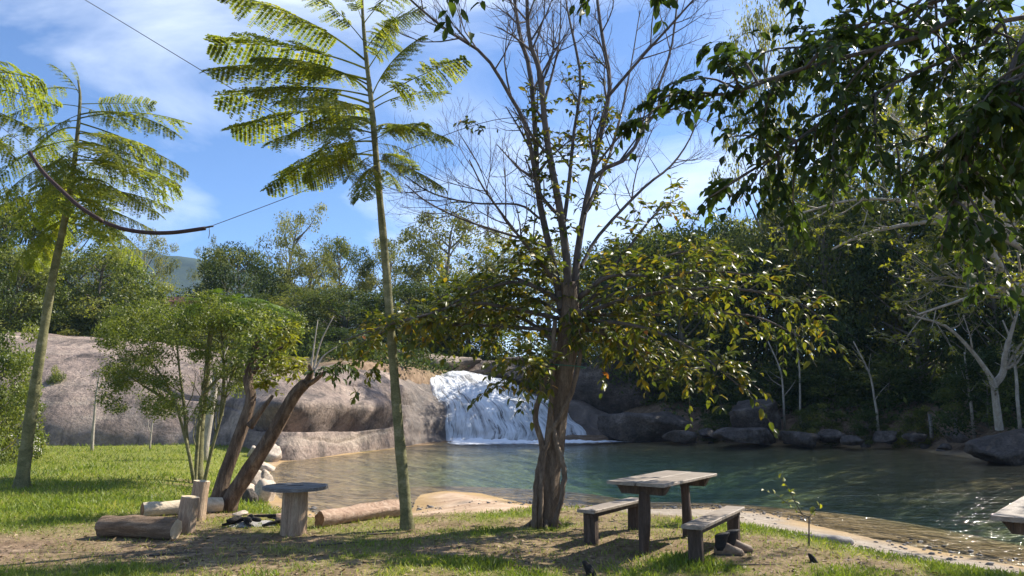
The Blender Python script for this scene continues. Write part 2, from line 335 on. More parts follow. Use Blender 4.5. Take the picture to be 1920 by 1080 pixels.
# ------------------------------------------------------------------ terrain
WZ = -0.40
POOL = np.array([G(px, py, WZ)[:2] for px, py in [
    (530, 866), (650, 853), (745, 841), (845, 830), (960, 829), (1100, 826), (1200, 829), (1300, 830), (1480, 834), (1700, 842), (1815, 858), (1920, 874),
    (2150, 905), (2700, 955), (2900, 1080), (2200, 1100), (1920, 1062), (1800, 1042), (1650, 1012), (1540, 987), (1440, 962), (1330, 952), (1200, 958), (1080, 953), (1000, 946),
    (950, 936), (900, 924), (830, 920), (785, 928), (768, 955), (700, 968), (600, 964), (560, 952), (525, 932), (498, 905), (508, 885)]])
def pool_sd(x, y):
    """signed distance to the shoreline, positive on land"""
    A, B = POOL, np.roll(POOL, -1, 0); d = np.full(x.shape, 1e9); ins = np.zeros(x.shape, bool)
    for (ax, ay), (bx, by) in zip(A, B):
        ex, ey = bx - ax, by - ay; t = np.clip(((x - ax) * ex + (y - ay) * ey) / (ex * ex + ey * ey), 0, 1)
        d = np.minimum(d, (x - ax - t * ex) ** 2 + (y - ay - t * ey) ** 2)
        c = (ay > y) != (by > y)
        ins ^= c & (x < (ex * (y - ay) / (ey if abs(ey) > 1e-9 else 1e-9) + ax))
    return np.sqrt(d) * np.where(ins, -1, 1)
FAR = np.array([(-400, 34), (-60, 33)] + [tuple(G(px, py, z)[:2]) for px, py, z in [(0, 838, 0), (250, 836, 0), (420, 836, 0), (530, 864, WZ), (650, 852, WZ), (745, 840, WZ), (845, 829, WZ), (960, 828, WZ), (1100, 824, WZ)]] + [(8, 43), (400, 43)])
def height(x, y):
    sd = pool_sd(x, y); n = fbm2(x, y, .35, 4); nf = fbm2(x, y, 2.1, 3, 5.)
    ins = np.clip(-sd, 0, None)
    steep = 1 + .35 * sst(1.5, 4.5, x) * sst(24, 18, y)
    bed = WZ - np.minimum((.028 * ins + .014 * ins ** 2) * steep, 2.9) - .03 * n * np.clip(ins, 0, 1)
    near = WZ + .40 * sst(0, 3.2, sd) + .04 * n * sst(.5, 3, sd) + .015 * nf * sst(.3, 2, sd) + .10 * sst(6, 18, sd) * (x < 0)
    s = y - np.interp(x, FAR[:, 0], FAR[:, 1])
    left = 4.0 * sst(3.5, 11, s) + .07 * np.clip(s - 11, 0, 60)
    right = 1.9 * sst(0, 5.5, sd) + .10 * np.clip(sd - 5, 0, 70)
    wr = sst(5, 10, x)
    isr = sst(19, 24, y + .35 * (x - 17)) * sst(11, 14, x + .0 * y)      # the far right bank
    far = left * (1 - wr) + np.where((s > -3) | (isr > 0), right, 0) * np.maximum(wr * sst(-2, 2, s), isr)
    far = far + sst(6, 20, s) * n * .8
    z = np.where(sd < 0, bed, near + np.where(sd > 0, far, 0))
    return z
def hz(x, y): return float(height(np.array([float(x)]), np.array([float(y)]))[0])
def ground_at(px, py):
    d = ray(px, py); o = np.array([0, 0, CAMZ]); t = np.linspace(3, 120, 3000); p = o + d * t[:, None]
    k = np.argmax(p[:, 2] < height(p[:, 0], p[:, 1])); return p[k]
GE = np.array([G(px, py, -.1)[:2] for px, py in [(430, 958), (520, 972), (620, 976), (750, 968), (900, 972), (1000, 966), (1090, 962), (1160, 972), (1260, 984), (1400, 994), (1500, 1004), (1600, 1030), (1750, 1060), (1900, 1084)]])
def covers(x, y):
    """turf and sand shares of the ground"""
    sd = pool_sd(x, y); n = fbm2(x, y, .55, 4, 2.); n2 = fbm2(x, y, 1.6, 3, 9.)
    ge = np.interp(x, GE[:, 0], GE[:, 1]); xs = sst(-4.2, -3.4, x)
    sand = np.clip(sst(-.15, .25, y - ge + .18 * n2) * xs * (x < 12), 0, 1) * (y < 30)
    sand = np.maximum(sand, sst(.7, .1, sd) * (y < 33))
    lawn = sst(-3.1, -4.6, x + .9 * n) * sst(8.6, 11.2, y + 1.2 * n)
    dirtp = np.exp(-(((x + 3.9) / 1.5) ** 2 + ((y - 11.3) / 1.2) ** 2)) + .9 * np.exp(-(((x + 7) / 2.0) ** 2 + ((y - 17.6) / .8) ** 2)) * sst(-.1, .3, n2)
    lawn = lawn * (1 - np.clip(dirtp * 1.3, 0, 1)) * sst(36, 33, y)
    edge = sst(1.9, .5, np.abs(y - ge + .6)) * (x > -2.2) * (x < 9)
    fg = np.clip(.13 + .95 * sst(-.04, .42, n + .5 * n2) + .55 * edge * sst(-.3, .2, n2), 0, 1) * sst(14, 12, y)
    fg = fg * np.where((x > -4.5) & (x < -.5) & (y > 8.4), .5, 1)
    far = sst(4, 10, sd) * sst(30, 36, y) * .45
    turf = np.clip(np.maximum(np.maximum(lawn, fg * (x > -5.5)), far), 0, 1) * (1 - sand)
    return turf, sand
u = np.linspace(-1, 1, 380); v = np.linspace(0, 1, 440)
gx = 24 * u + 900 * u ** 9; gy = -12 + 70 * v + 1500 * v ** 9
X, Y = np.meshgrid(gx, gy); x, y = X.ravel(), Y.ravel()
z = height(x, y); tf, sd_ = covers(x, y)
i, j = np.meshgrid(np.arange(len(gy) - 1), np.arange(len(gx) - 1), indexing='ij'); k = len(gx)
Q = np.stack([i * k + j, i * k + j + 1, (i + 1) * k + j + 1, (i + 1) * k + j], -1).reshape(-1, 4)
o = link('ground', new_mesh('ground', np.stack([x, y, z], -1), Q, extra={'turf': tf, 'sand': sd_, 'grit': sst(.6, 1.9, x), 'wet': sst(.75, -.05, pool_sd(x, y) + .45 * fbm2(x, y, 1.3, 4))}), M['ground']); o['kind'] = 'structure'

# pool: one closed body of water lying in the basin
x0, x1, y0, y1 = -13, 42, 6.5, 50
mb = MB(); mb.box(((x0 + x1) / 2, (y0 + y1) / 2, (WZ - 4.2) / 2), (x1 - x0, y1 - y0, WZ + 4.2))
o = mb.build('water', M['water'], smooth=False); o['kind'] = 'structure'

# distant hill
u, v = np.meshgrid(np.linspace(-1, 1, 120), np.linspace(-1, 1, 60)); u, v = u.ravel(), v.ravel()
hx, hy = -385 + u * 420, 820 + v * 300
rr = np.clip(1 - (np.abs(u) ** 1.6 + v ** 2), 0, 1)
hzv = 5 + 150 * rr ** .8 * (1 + .18 * fbm2(hx, hy, .012, 5)) + 5 * fbm2(hx, hy, .09, 3)
i, j = np.meshgrid(np.arange(59), np.arange(119), indexing='ij')
Q = np.stack([i * 120 + j, i * 120 + j + 1, (i + 1) * 120 + j + 1, (i + 1) * 120 + j], -1).reshape(-1, 4)
o = link('hill', new_mesh('hill', np.stack([hx, hy, hzv], -1), Q), M['hill']); o['kind'] = 'structure'

# ------------------------------------------------------------------ granite outcrop and waterfall
OC = [((-420, 840, 0), (-420, 650, 44)), ((-150, 838, 0), (-120, 640, 44)), ((0, 838, 0), (40, 632, 44)), ((250, 836, 0), (250, 640, 44)), ((420, 836, 0), (410, 664, 42)), ((530, 865, WZ), (560, 688, 40)),
      ((650, 852, WZ), (650, 680, 43)), ((745, 840, WZ), (740, 688, 46)), ((845, 829, WZ), (795, 697, 49)), ((960, 828, WZ), (858, 700, 50)),
      ((1095, 824, WZ), (925, 714, 51)), ((1190, 826, WZ), (1060, 752, 49.5)), ((1290, 829, WZ), (1200, 792, 47))]
OB = np.array([G(*b) for b, t_ in OC]); OT = np.array([P(*t_) for b, t_ in OC])
def outcrop(U, Vv, off=0.0):
    """surface of the outcrop; U in 0..12 along the foot, V in 0..1 from foot to crest, beyond 1 behind it"""
    pts = lambda A: np.stack([np.interp(U, np.arange(0, 12.01, .05), spl(A, 241)[:, c]) for c in range(3)], -1)
    B, T_ = pts(OB), pts(OT); B[:, 2] -= .6
    a = np.clip(Vv, 0, 1) * math.pi / 2
    run = sst(6.6, 7.6, U)                                   # the falls slide down a straighter chute
    hp = (1 - np.cos(a)) * (1 - run) + (.35 * Vv.clip(0, 1) + .65 * (1 - np.cos(a))) * run
    vp = np.sin(a) * (1 - run) + (.55 * Vv.clip(0, 1) + .45 * np.sin(a)) * run
    p = B + (T_ - B) * np.stack([hp, hp, vp], -1)
    back = np.clip(Vv - 1, 0, None); out = unit((B - T_) * [1, 1, 0])
    p = p - out * back[:, None] * 26; p[:, 2] -= back ** 1.3 * 1.5
    z = p[:, 2]; zc = .95 + .25 * fbm(np.stack([U * 1.1, U * 0, U * 0], -1), 3)
    mk = sst(4.2, 4.8, U) * sst(7.25, 6.7, U)
    d = mk * (-2.6 * np.exp(-((z - zc) / .24) ** 4) + .40 * np.exp(-((z - zc - .5) / .4) ** 2) - .25 * sst(.0, -.4, z - zc))
    zc2 = 1.7 + .3 * np.sin(U * 2); d = d + sst(6.75, 7.0, U) * sst(7.5, 7.2, U) * (-.6 * np.exp(-((z - zc2) / .12) ** 2) + .4 * np.exp(-((z - zc2 - .4) / .3) ** 2))
    wv_ = .22 * fbm(np.stack([U * 1.7, U * 0 + 3, U * 0], -1), 4)
    for ua, za, ub, zb_, dp in ((2.6, 3.0, 4.4, 1.3, .16), (1.2, 4.6, 2.9, 3.6, .14), (5.4, 3.1, 6.7, 2.3, .22), (5.1, .25, 6.9, .35, .16)):
        d = d - dp * np.exp(-((z - (za + (zb_ - za) * (U - ua) / (ub - ua)) - wv_ * 1.6) / .055) ** 2) * sst(ua, ua + .3, U) * sst(ub, ub - .3, U)
    n1 = fbm(p * .22, 4); n2 = fbm(p * .9 + 40, 4); ledge = fbm(p * [.25, .25, 1.3] + 9, 3)
    rgh = .6 + 1.5 * sst(6.5, 7.2, U)
    d = d + .38 * n1 + rgh * (.10 * n2 + .16 * ledge * sst(3.6, 4.6, U)) + off
    nv = unit(out * np.cos(a)[:, None] + np.array([0, 0, 1.0]) * (np.sin(a)[:, None] + .15))
    return p + nv * d[:, None]
nu, nv_ = 300, 170
U, Vv = np.meshgrid(np.linspace(0, 12, nu), np.concatenate([np.linspace(0, 1, 140) ** 1.15, 1 + np.linspace(.03, .5, 30)])); U, Vv = U.ravel(), Vv.ravel()
i, j = np.meshgrid(np.arange(nv_ - 1), np.arange(nu - 1), indexing='ij')
Q = np.stack([i * nu + j, i * nu + j + 1, (i + 1) * nu + j + 1, (i + 1) * nu + j], -1).reshape(-1, 4)
pts = outcrop(U, Vv)
wetness = sst(6.75, 7.4, U) * .9 + sst(.25, -.1, pts[:, 2] + .35 * fbm(pts * .8, 3)) * sst(4.4, 5, U) * .0
base = np.array([-14., 34, 0])
o = link('granite_outcrop', new_mesh('granite_outcrop', pts - base, Q, tint=wetness), None, loc=tuple(base)); 
tag(o, 'huge smooth brown granite slab left of the waterfall with a dark horizontal crack', 'rock')
# its own material: dry granite, mineral stains running down, damp rock by the falls
m, N, t = nodes('outcrop_granite'); o.data.materials.append(m)
co = N('ShaderNodeTexCoord').outputs['Object']
c1 = ramp(N, noise(N, co, .5, 9, .62, .5), [(.28, (.18, .135, .11)), (.45, (.29, .22, .18)), (.6, (.38, .295, .24)), (.78, (.50, .40, .32))])
st = noise(N, N('ShaderNodeMapping', {'Vector': co, 'Scale': (.75, .3, .16)}).outputs['Vector'], 2.2, 8, .65, .4)
c1 = N('ShaderNodeMix', {'Factor': ramp(N, st, [(.49, (0, 0, 0)), (.62, (.85, .85, .85))]), 'A': c1, 'B': (.085, .07, .062, 1)}, data_type='RGBA').outputs['Result']
big = noise(N, co, .17, 5, .6, .8)  # broad dark patches: rock stain together with tree shadow put into the colour
c1 = N('ShaderNodeMix', {'Factor': ramp(N, big, [(.48, (0, 0, 0)), (.62, (.6, .6, .6))]), 'A': c1, 'B': (.10, .08, .07, 1)}, data_type='RGBA').outputs['Result']
st2 = noise(N, N('ShaderNodeMapping', {'Vector': co, 'Scale': (.2, .2, 1.5)}).outputs['Vector'], 1.1, 6, .6, .3)
c1 = N('ShaderNodeMix', {'Factor': ramp(N, st2, [(.55, (0, 0, 0)), (.7, (.5, .5, .5))]), 'A': c1, 'B': (.48, .40, .31, 1)}, data_type='RGBA').outputs['Result']
c1 = N('ShaderNodeMix', {'Factor': .4, 'A': c1, 'B': ramp(N, noise(N, co, 9, 5, .75), [(.3, (.05, .05, .05)), (.72, (1, 1, 1))])}, data_type='RGBA', blend_type='OVERLAY').outputs['Result']
wet = ramp(N, noise(N, co, 1.2, 8, .65, .6), [(.3, (.05, .043, .038)), (.55, (.15, .12, .10)), (.75, (.32, .25, .19))])
at_ = N('ShaderNodeAttribute', attribute_name='tint').outputs['Fac']
c1 = N('ShaderNodeMix', {'Factor': at_, 'A': c1, 'B': wet}, data_type='RGBA').outputs['Result']
bp = N('ShaderNodeBump', {'Height': noise(N, co, 1.6, 12, .72, .3), 'Strength': .9, 'Distance': .35}).outputs['Normal']
rg = N('ShaderNodeMapRange', {'Value': at_, 'To Min': .88, 'To Max': .38}).outputs[0]
bs = N('ShaderNodeBsdfPrincipled', {'Base Color': c1, 'Roughness': rg, 'Normal': bp, 'Specular IOR Level': .35}); N('ShaderNodeOutputMaterial', {'Surface': bs.outputs[0]})

# falling water lies on the chute, a lumpy sheet a hand above the rock
nu, nv_ = 170, 150
A_, B_ = np.meshgrid(np.linspace(0, 1, nu), np.linspace(.085, 1.18, nv_)); A_, B_ = A_.ravel(), B_.ravel()
lo = 7.86 + .10 * fbm(np.stack([B_ * 5, B_ * 0, B_ * 0], -1), 3); hi = 10.35 + .2 * fbm(np.stack([B_ * 4, B_ * 0 + 5, B_ * 0], -1), 3)
U = lo + (hi - lo) * A_
fn = fbm(np.stack([A_ * 26, B_ * 5, B_ * 0], -1), 4); edge = np.minimum(A_, 1 - A_)
pw = outcrop(U, B_, .10 + .09 * fn + .12 * sst(0, .15, edge) - .30 * sst(.06, 0, edge))
Q = np.stack([(i * nu + j) for i, j in []], -1) if False else None
i, j = np.meshgrid(np.arange(nv_ - 1), np.arange(nu - 1), indexing='ij')
Q = np.stack([i * nu + j, i * nu + j + 1, (i + 1) * nu + j + 1, (i + 1) * nu + j], -1).reshape(-1, 4)
wf = thing('waterfall', 'white waterfall sliding down the rock into the pool', 'waterfall', (0, 43, WZ))
link('falling_water', new_mesh('falling_water', pw - ORG[wf], Q, tint=sst(-.01, .07, edge + .05 * fn) * sst(1.17, 1.04, B_ + .06 * fn) * (.55 + .45 * sst(.0, .5, fn + .55)), vec=np.stack([A_ * 1.0, B_ * 1.0, A_ * 0], -1)), M['fall'], wf)
nx, ny = 120, 14
A_, B_ = np.meshgrid(np.linspace(0, 1, nx), np.linspace(0, 1, ny)); A_, B_ = A_.ravel(), B_.ravel()
pa, pb = G(838, 833, WZ), G(1225, 831, WZ)
fp = pa + (pb - pa) * A_[:, None]; fp[:, 1] += 1.6 - (3.4 - 1.8 * A_) * B_; fp[:, 2] = WZ + .03 + .16 * (1 - B_) ** 2 * (1 - A_ ** 2) * (1 + fbm(np.stack([A_ * 40, B_ * 4, B_ * 0], -1), 3))
i, j = np.meshgrid(np.arange(ny - 1), np.arange(nx - 1), indexing='ij')
Q = np.stack([i * nx + j, i * nx + j + 1, (i + 1) * nx + j + 1, (i + 1) * nx + j], -1).reshape(-1, 4)
link('foam', new_mesh('foam', fp - ORG[wf], Q, tint=.78 - .52 * B_ - .30 * sst(.6, 1, A_) - .3 * sst(.05, 0, A_)), M['foam'], wf)

# ------------------------------------------------------------------ loose rocks
def rock(label, c, size, mat, seed, sub=4, rz=0.0, name='boulder', cat='boulder', group=None, cut=7, dz=0.0, rough=.24, lo=.5, boxy=.8):
    bm = bmesh.new(); bmesh.ops.create_icosphere(bm, subdivisions=sub, radius=1.0)
    V = np.array([v.co[:] for v in bm.verts]); T = np.array([[v.index for v in f.verts] for f in bm.faces]); bm.free()
    rs = np.random.default_rng(seed); V = np.sign(V) * np.abs(V) ** boxy
    for q in range(cut + 4):
        n = unit(rs.normal(size=3)); d = rs.uniform(lo, .9); V = V - np.clip(V @ n - d, 0, None)[:, None] * n
    V = V * (1 + rough * fbm(V * 1.3 + seed, 4)[:, None] + .09 * fbm(V * 4 + seed, 4)[:, None] + .10 * np.abs(fbm(V * [1.2, 1.2, 3.0] + seed * 2, 3))[:, None])
    V = V * np.array(size) / 2 * 1.15; a = rz; V = V @ np.array([[math.cos(a), math.sin(a), 0], [-math.sin(a), math.cos(a), 0], [0, 0, 1]])
    o = link(name, new_mesh(name, V, None, T), mat, loc=(c[0], c[1], c[2] + dz)); ORG[o] = np.array(c, float)
    return tag(o, label, cat, group)
def rock_px(label, px, py_bot, wpx, hpx, mat, seed, depth=1.0, **k):
    """a rock standing on the ground, sized from how wide and tall it shows"""
    p = ground_at(px, py_bot); s = p[1] / F
    w, h = wpx * s, hpx * s; k.setdefault('lo', .55)
    p = p + np.array([0, w * depth * .4, 0])
    return rock(label, (p[0], p[1], p[2] + h * .32), (w, w * depth, h * 1.45), mat, seed, **k)
rock_px('big squared reddish boulder under the forest right of the leafy tree', 1180, 768, 190, 100, M['granite_wet_shade'], 31, .7, lo=.75, cut=5, boxy=.45)
rock('long low rock slab sloping to the pool right of the waterfall', P(1195, 815, 44), (5.0, 4.0, 2.2), M['granite_wet_shade'], 5, rz=.2, boxy=.7)
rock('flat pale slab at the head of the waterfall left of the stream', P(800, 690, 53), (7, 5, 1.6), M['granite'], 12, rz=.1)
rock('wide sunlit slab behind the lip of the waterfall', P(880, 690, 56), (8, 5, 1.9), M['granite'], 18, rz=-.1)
rock('tilted grey rock beside the upper stream behind the leafy tree', P(965, 705, 52), (3.6, 3.2, 2.2), M['granite_wet_shade'], 23)
rock('dark shaded rock above the cracked granite slab', P(690, 672, 52), (6, 4, 2.0), M['granite_wet_shade'], 29)
rock('brown boulder standing at the far shore beyond the picnic table', P(1418, 788, 41), (2.7, 2.2, 2.0), M['granite_wet_shade'], 41, lo=.68, cut=6, boxy=.5)
rock('low shelf of rock in front of the far shore boulder', P(1400, 818, 39.5), (3.4, 2.2, .9), M['granite_wet_shade'], 47)
rock('large grey rounded boulder at the right edge of the pool', P(1895, 840, 27.3), (2.4, 2.2, 1.15), M['granite_wet_shade'], 53, lo=.7)
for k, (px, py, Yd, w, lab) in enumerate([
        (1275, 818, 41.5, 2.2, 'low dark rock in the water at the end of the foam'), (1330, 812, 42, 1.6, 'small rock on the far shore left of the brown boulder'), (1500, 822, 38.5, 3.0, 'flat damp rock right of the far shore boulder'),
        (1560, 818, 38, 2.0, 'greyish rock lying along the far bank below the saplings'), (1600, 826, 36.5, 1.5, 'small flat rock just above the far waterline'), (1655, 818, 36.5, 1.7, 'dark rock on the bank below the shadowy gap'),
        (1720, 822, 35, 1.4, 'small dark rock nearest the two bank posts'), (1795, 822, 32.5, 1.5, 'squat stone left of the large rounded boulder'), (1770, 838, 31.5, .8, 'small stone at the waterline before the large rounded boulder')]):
    p = P(px, py, Yd); rock(lab, p, (w * .8, w * .65, w * .30), M['granite_wet_shade'], 60 + k, 3, rz=k)
rs2 = np.random.default_rng(5); NB = 16
for k in range(NB):
    px = 1245 + 600 * (k + .5) / NB + rs2.normal() * 6; yb = float(np.interp(px, [1240, 1480, 1700, 1815, 1900], [832, 836, 844, 858, 872])) - rs2.uniform(2, 9); q = G(px, yb, WZ); w = rs2.uniform(.3, .9)
    rock('small dark stone among the rubble along the far right waterline', (q[0], q[1] + .3, max(hz(q[0], q[1] + .3), WZ)), (w, w * .8, w * .55), M['granite_wet_shade'], 200 + k, 2, rz=k, name='rubble_stone', cat='stone', group='rubble along the far right waterline')
for k, (px, py, w, h, lab) in enumerate([
        (503, 866, 46, 26, 'pale stone at the foot of the big granite slab'), (488, 884, 40, 18, 'flat pale stone at the waterline behind the leaning trunk'), (474, 912, 30, 24, 'brownish block stone right of the leaning trunk'),
        (496, 912, 26, 26, 'upright pale stone beside the brownish block at the shore'), (455, 932, 34, 24, 'pale stone touching the leaning trunk'), (488, 942, 46, 34, 'largest pale shore stone left of the spool table'),
        (470, 858, 26, 18, 'small white stone behind the two leaning trunks'), (448, 968, 24, 8, 'small flat stone between the leaning trunk and the ashes'), (466, 944, 24, 26, 'dark shaded stone in front of the pale shore stones')]):
    rock_px(lab, px, py, w, h, M['granite_wet_shade'] if k == 8 else M['stone_pale'], 80 + k, .9, sub=3, name='shore_stone', cat='stone', group='stones along the left shore', cut=8)
p = G(1508, 1016, -.14); rock('flat dark grey stone half buried behind the sapling', p, (1.0, .55, .22), M['stone_grey'], 101, 3, rz=-.25, name='flat_stone', cat='stone', dz=.02)
p = G(1388, 1003, -.1); rock('small flat grey stone on the sand behind the boots', p, (.22, .2, .09), M['stone_grey'], 103, 3, name='flat_stone', cat='stone', dz=.02)
p = ground_at(8, 858); mb = MB(); mb.box(p + [-.1, .4, .28], (1.5, .9, .8), jit=.03)
tag(mb.build('concrete_block', M['concrete'], base=p, smooth=False), 'pale concrete block at the left edge of the lawn', 'block')

# pebbles strewn along the near shore
rs2 = np.random.default_rng(15); bm = bmesh.new(); bmesh.ops.create_icosphere(bm, subdivisions=1, radius=1.0)
PV = np.array([v.co[:] for v in bm.verts]); PT = np.array([[v.index for v in f.verts] for f in bm.faces]); bm.free()
mb = MB(); qx = rs2.uniform(-5, 7, 9000); qy = rs2.uniform(8, 19, 9000); qs = pool_sd(qx, qy); ok = (qs > -.6) & (qs < .2 + rs2.exponential(.5, 9000)) & (rs2.random(9000) < .55) & (fbm2(qx, qy, .9, 3) > -.12)
qx, qy = qx[ok], qy[ok]; qz = height(qx, qy)
for k in range(len(qx)):
    r_ = rs2.uniform(.008, .035) * (1 if rs2.random() < .9 else 1.9); mb.add(PV * (1 + .22 * rs2.normal(size=(len(PV), 1))) * [r_, r_ * .8, r_ * .5] + [qx[k], qy[k], qz[k] + r_ * .2], None, PT)
tag(mb.build('pebbles', M['stone_grey']), 'small grey pebbles and grit along the near shore', 'pebbles', kind='stuff')

# ------------------------------------------------------------------ forest trees
def clump_leaves(mb, C, sig, n, leaf, wid=.55):
    B = C + rdir(n) * (rng.uniform(.2, 1, (n, 1)) ** .4) * sig * 1.75; X = rdir(n) + [0, 0, -.25]; Nn = rdir(n) * .7 + unit((B - C) / sig) * 1.6 + [0, 0, .5]
    mb.leaves(B, X, Nn, leaf * rng.uniform(.6, 1.3, n), wid, np.clip(rng.normal(.45, .27) + rng.normal(size=n) * .15, 0, 1))
def forest_variant(kind, seed):
    global rng
    rng = np.random.default_rng(seed); tk, bo, cr_ = MB(), MB(), MB()
    spec = dict(dense=(46, .088, 420, .024, .12, .97), wispy=(26, .06, 330, .017, .34, .98), clump=(32, .068, 420, .020, .24, .97), bush=(30, .10, 420, .030, .06, .95))[kind]
    nc, sg, nl, lf, z0, z1 = spec
    bend = rng.normal(size=2) * .05
    axis = lambda z: np.array([bend[0] * z * z, bend[1] * z * z, z])
    tp = np.array([axis(z) for z in np.linspace(-.03, .86, 9)])
    tk.tube(tp, np.linspace(.022, .005, 9) * (1.3 if kind != 'bush' else .6), 6)
    for c in range(nc):
        z = z0 + (z1 - z0) * (c + .5) / nc; t = (z - z0) / (z1 - z0)
        prof = dict(dense=math.sin(math.pi * (t * .86 + .12)) ** .6, wispy=.35 + .5 * math.sin(math.pi * t), clump=math.sin(math.pi * (t * .8 + .14)) ** .8, bush=math.cos(t * 1.35))[kind]
        a = c * 2.39996 + rng.normal() * .5; r = .46 * prof * rng.uniform(.35, 1.0) ** .6
        C = axis(z) + [r * math.cos(a), r * math.sin(a), 0]
        q = axis(max(.02, z - .12 - .35 * r)); mid = (q + C) / 2 + [0, 0, -.02] + rng.normal(size=3) * .012
        bo.tube(spl([q, mid, C], 6), np.linspace(.0075, .0018, 6), 4)
        sub = 1 if kind == 'dense' else 2
        clump_leaves(cr_, C, np.array([sg * rng.uniform(.8, 1.3), sg * rng.uniform(.8, 1.3), sg * .62]), nl // sub, lf)
        for s in range(sub - 1):
            clump_leaves(cr_, C + rng.normal(size=3) * sg * 1.2, sg * np.array([.6, .6, .4]), nl // sub, lf)
    return [new_mesh(nm, *q.data()) for nm, q in (('trunk', tk), ('branches', bo), ('crown', cr_))]
VAR = {k: [forest_variant(k, s + 11 * n) for s in (1, 2, 3)] for n, k in enumerate(('dense', 'wispy', 'clump', 'bush'))}
for k in VAR:
    for tm, bm_, cm in VAR[k]: tm.materials.append(M['bark_forest']); bm_.materials.append(M['bark_forest']); cm.materials.append(M['leaf_mid'])
TCOUNT = [0]
def forest_tree(label, px, top, Yd, wpx, kind, leaf, name='forest_tree', cat='tree', group='trees of the forest behind the pool', sink=.3, bark=None):
    p = P(px, top, Yd); zb = hz(p[0], Yd) - sink; H = p[2] - zb; W = wpx / F * Yd; TCOUNT[0] += 1
    tm, bm_, cm = VAR[kind][TCOUNT[0] % 3]
    r = thing(name, label, cat, (p[0], Yd, zb), group); r.scale = (W, W, H); r.rotation_euler = (0, 0, TCOUNT[0] * 1.7)
    for nm, me, mt in (('trunk', tm, bark), ('crown', cm, M[leaf])):
        o = link(nm, me, None, r)
        if nm == 'trunk': link('branches', bm_, None, o)['kind'] = 'stuff'
        else: o['kind'] = 'stuff'
        if mt is not None: o.material_slots[0].link = 'OBJECT'; o.material_slots[0].material = mt
    return r
MID = 'trees of the forest behind the pool'
for a in [
    ('tall wispy pale tree rising above the dark round tree left of the slender trunk', 535, 388, 74, 190, 'wispy', 'leaf_pale'),
    ('dark green dense round tree left of centre beyond the granite slab', 460, 462, 62, 200, 'dense', 'leaf_dark'),
    ('thin bare-looking grey tree standing before the distant hill', 392, 456, 96, 90, 'wispy', 'leaf_pale'),
    ('dusty green tree directly right of the dark round tree', 580, 470, 66, 170, 'clump', 'leaf_pale'),
    ('knobbly dark-topped tree left of the slender trunk in the distance', 640, 446, 72, 150, 'clump', 'leaf_mid'),
    ('forest tree seen just behind the slender central trunk', 735, 452, 74, 160, 'clump', 'leaf_pale'),
    ('tall open olive tree right of the slender trunk with sky showing through', 835, 394, 66, 250, 'clump', 'leaf_pale'),
    ('smaller olive tree between the open tall tree and the leafy trunk', 915, 445, 70, 170, 'wispy', 'leaf_pale'),
    ('shadowy tree low behind the upper waterfall', 880, 520, 60, 220, 'dense', 'leaf_mid'),
    ('dark low tree behind the dead sticks', 650, 545, 55, 230, 'dense', 'leaf_dark'),
    ('dark tree filling the gap behind the cracked slab', 760, 540, 57, 210, 'dense', 'leaf_dark'),
    ('grey green bushy tree above the bright feathery crown', 560, 540, 54, 190, 'clump', 'leaf_mid'),
    ('forest tree hidden behind the leafy tree trunk', 1030, 450, 62, 230, 'clump', 'leaf_pale'),
    ('dark tree right of the leafy trunk above the squared boulder', 1160, 470, 51, 250, 'dense', 'leaf_dark'),
    ('forest tree behind the yellowing branches right of the leafy trunk', 1270, 430, 49, 260, 'dense', 'leaf_mid'),
    ('tall feathery tree whose pale top shows high beside the overhanging leaves', 1420, -20, 52, 230, 'wispy', 'leaf_pale'),
    ('dark dense tree above the brown far shore boulder', 1390, 430, 52, 270, 'dense', 'leaf_dark'),
    ('dark dense tree behind the slim bank saplings', 1530, 330, 49, 300, 'dense', 'leaf_mid'),
    ('tall airy tree behind the pale spreading limbs', 1640, 130, 50, 330, 'clump', 'leaf_mid'),
    ('dark dense tree above the shadowy gap on the right bank', 1700, 370, 44, 300, 'dense', 'leaf_dark'),
    ('tall tree at the right edge behind the thick pale limbs', 1890, 60, 44, 380, 'clump', 'leaf_mid'),
    ('forest tree farther back right of the leafy trunk', 1220, 440, 66, 240, 'dense', 'leaf_mid'),
    ('forest tree farther back above the brown far shore boulder', 1345, 410, 63, 250, 'dense', 'leaf_mid'),
    ('forest tree farther back behind the bank saplings', 1470, 400, 60, 260, 'dense', 'leaf_dark'),
    ('forest tree farther back behind the shadowy gap', 1610, 380, 57, 270, 'dense', 'leaf_mid'),
    ('forest tree farther back behind the two bank posts', 1770, 330, 54, 300, 'dense', 'leaf_mid'),
    ('dark tree at the right edge above the rounded boulder', 1850, 400, 38, 260, 'dense', 'leaf_dark')]:
    forest_tree(*a)
for a in [  # forest carried on past the right edge, added to shade the bank and pool
    ('tall shading forest tree added beyond the right edge nearest the camera', 2060, 60, 31, 420, 'dense', 'leaf_mid'),
    ('tall shading forest tree added beyond the right edge behind the pale limbs', 2120, 120, 37, 400, 'dense', 'leaf_mid'),
    ('second shading forest tree added beyond the right edge on the bank', 2330, 60, 34, 420, 'dense', 'leaf_mid'),
    ('farther shading forest tree added beyond the right edge', 2080, 160, 45, 360, 'dense', 'leaf_dark'),
    ('outermost shading forest tree added beyond the right edge', 2480, 0, 29, 460, 'dense', 'leaf_mid')]:
    forest_tree(*a, group='shading forest trees added beyond the right edge')
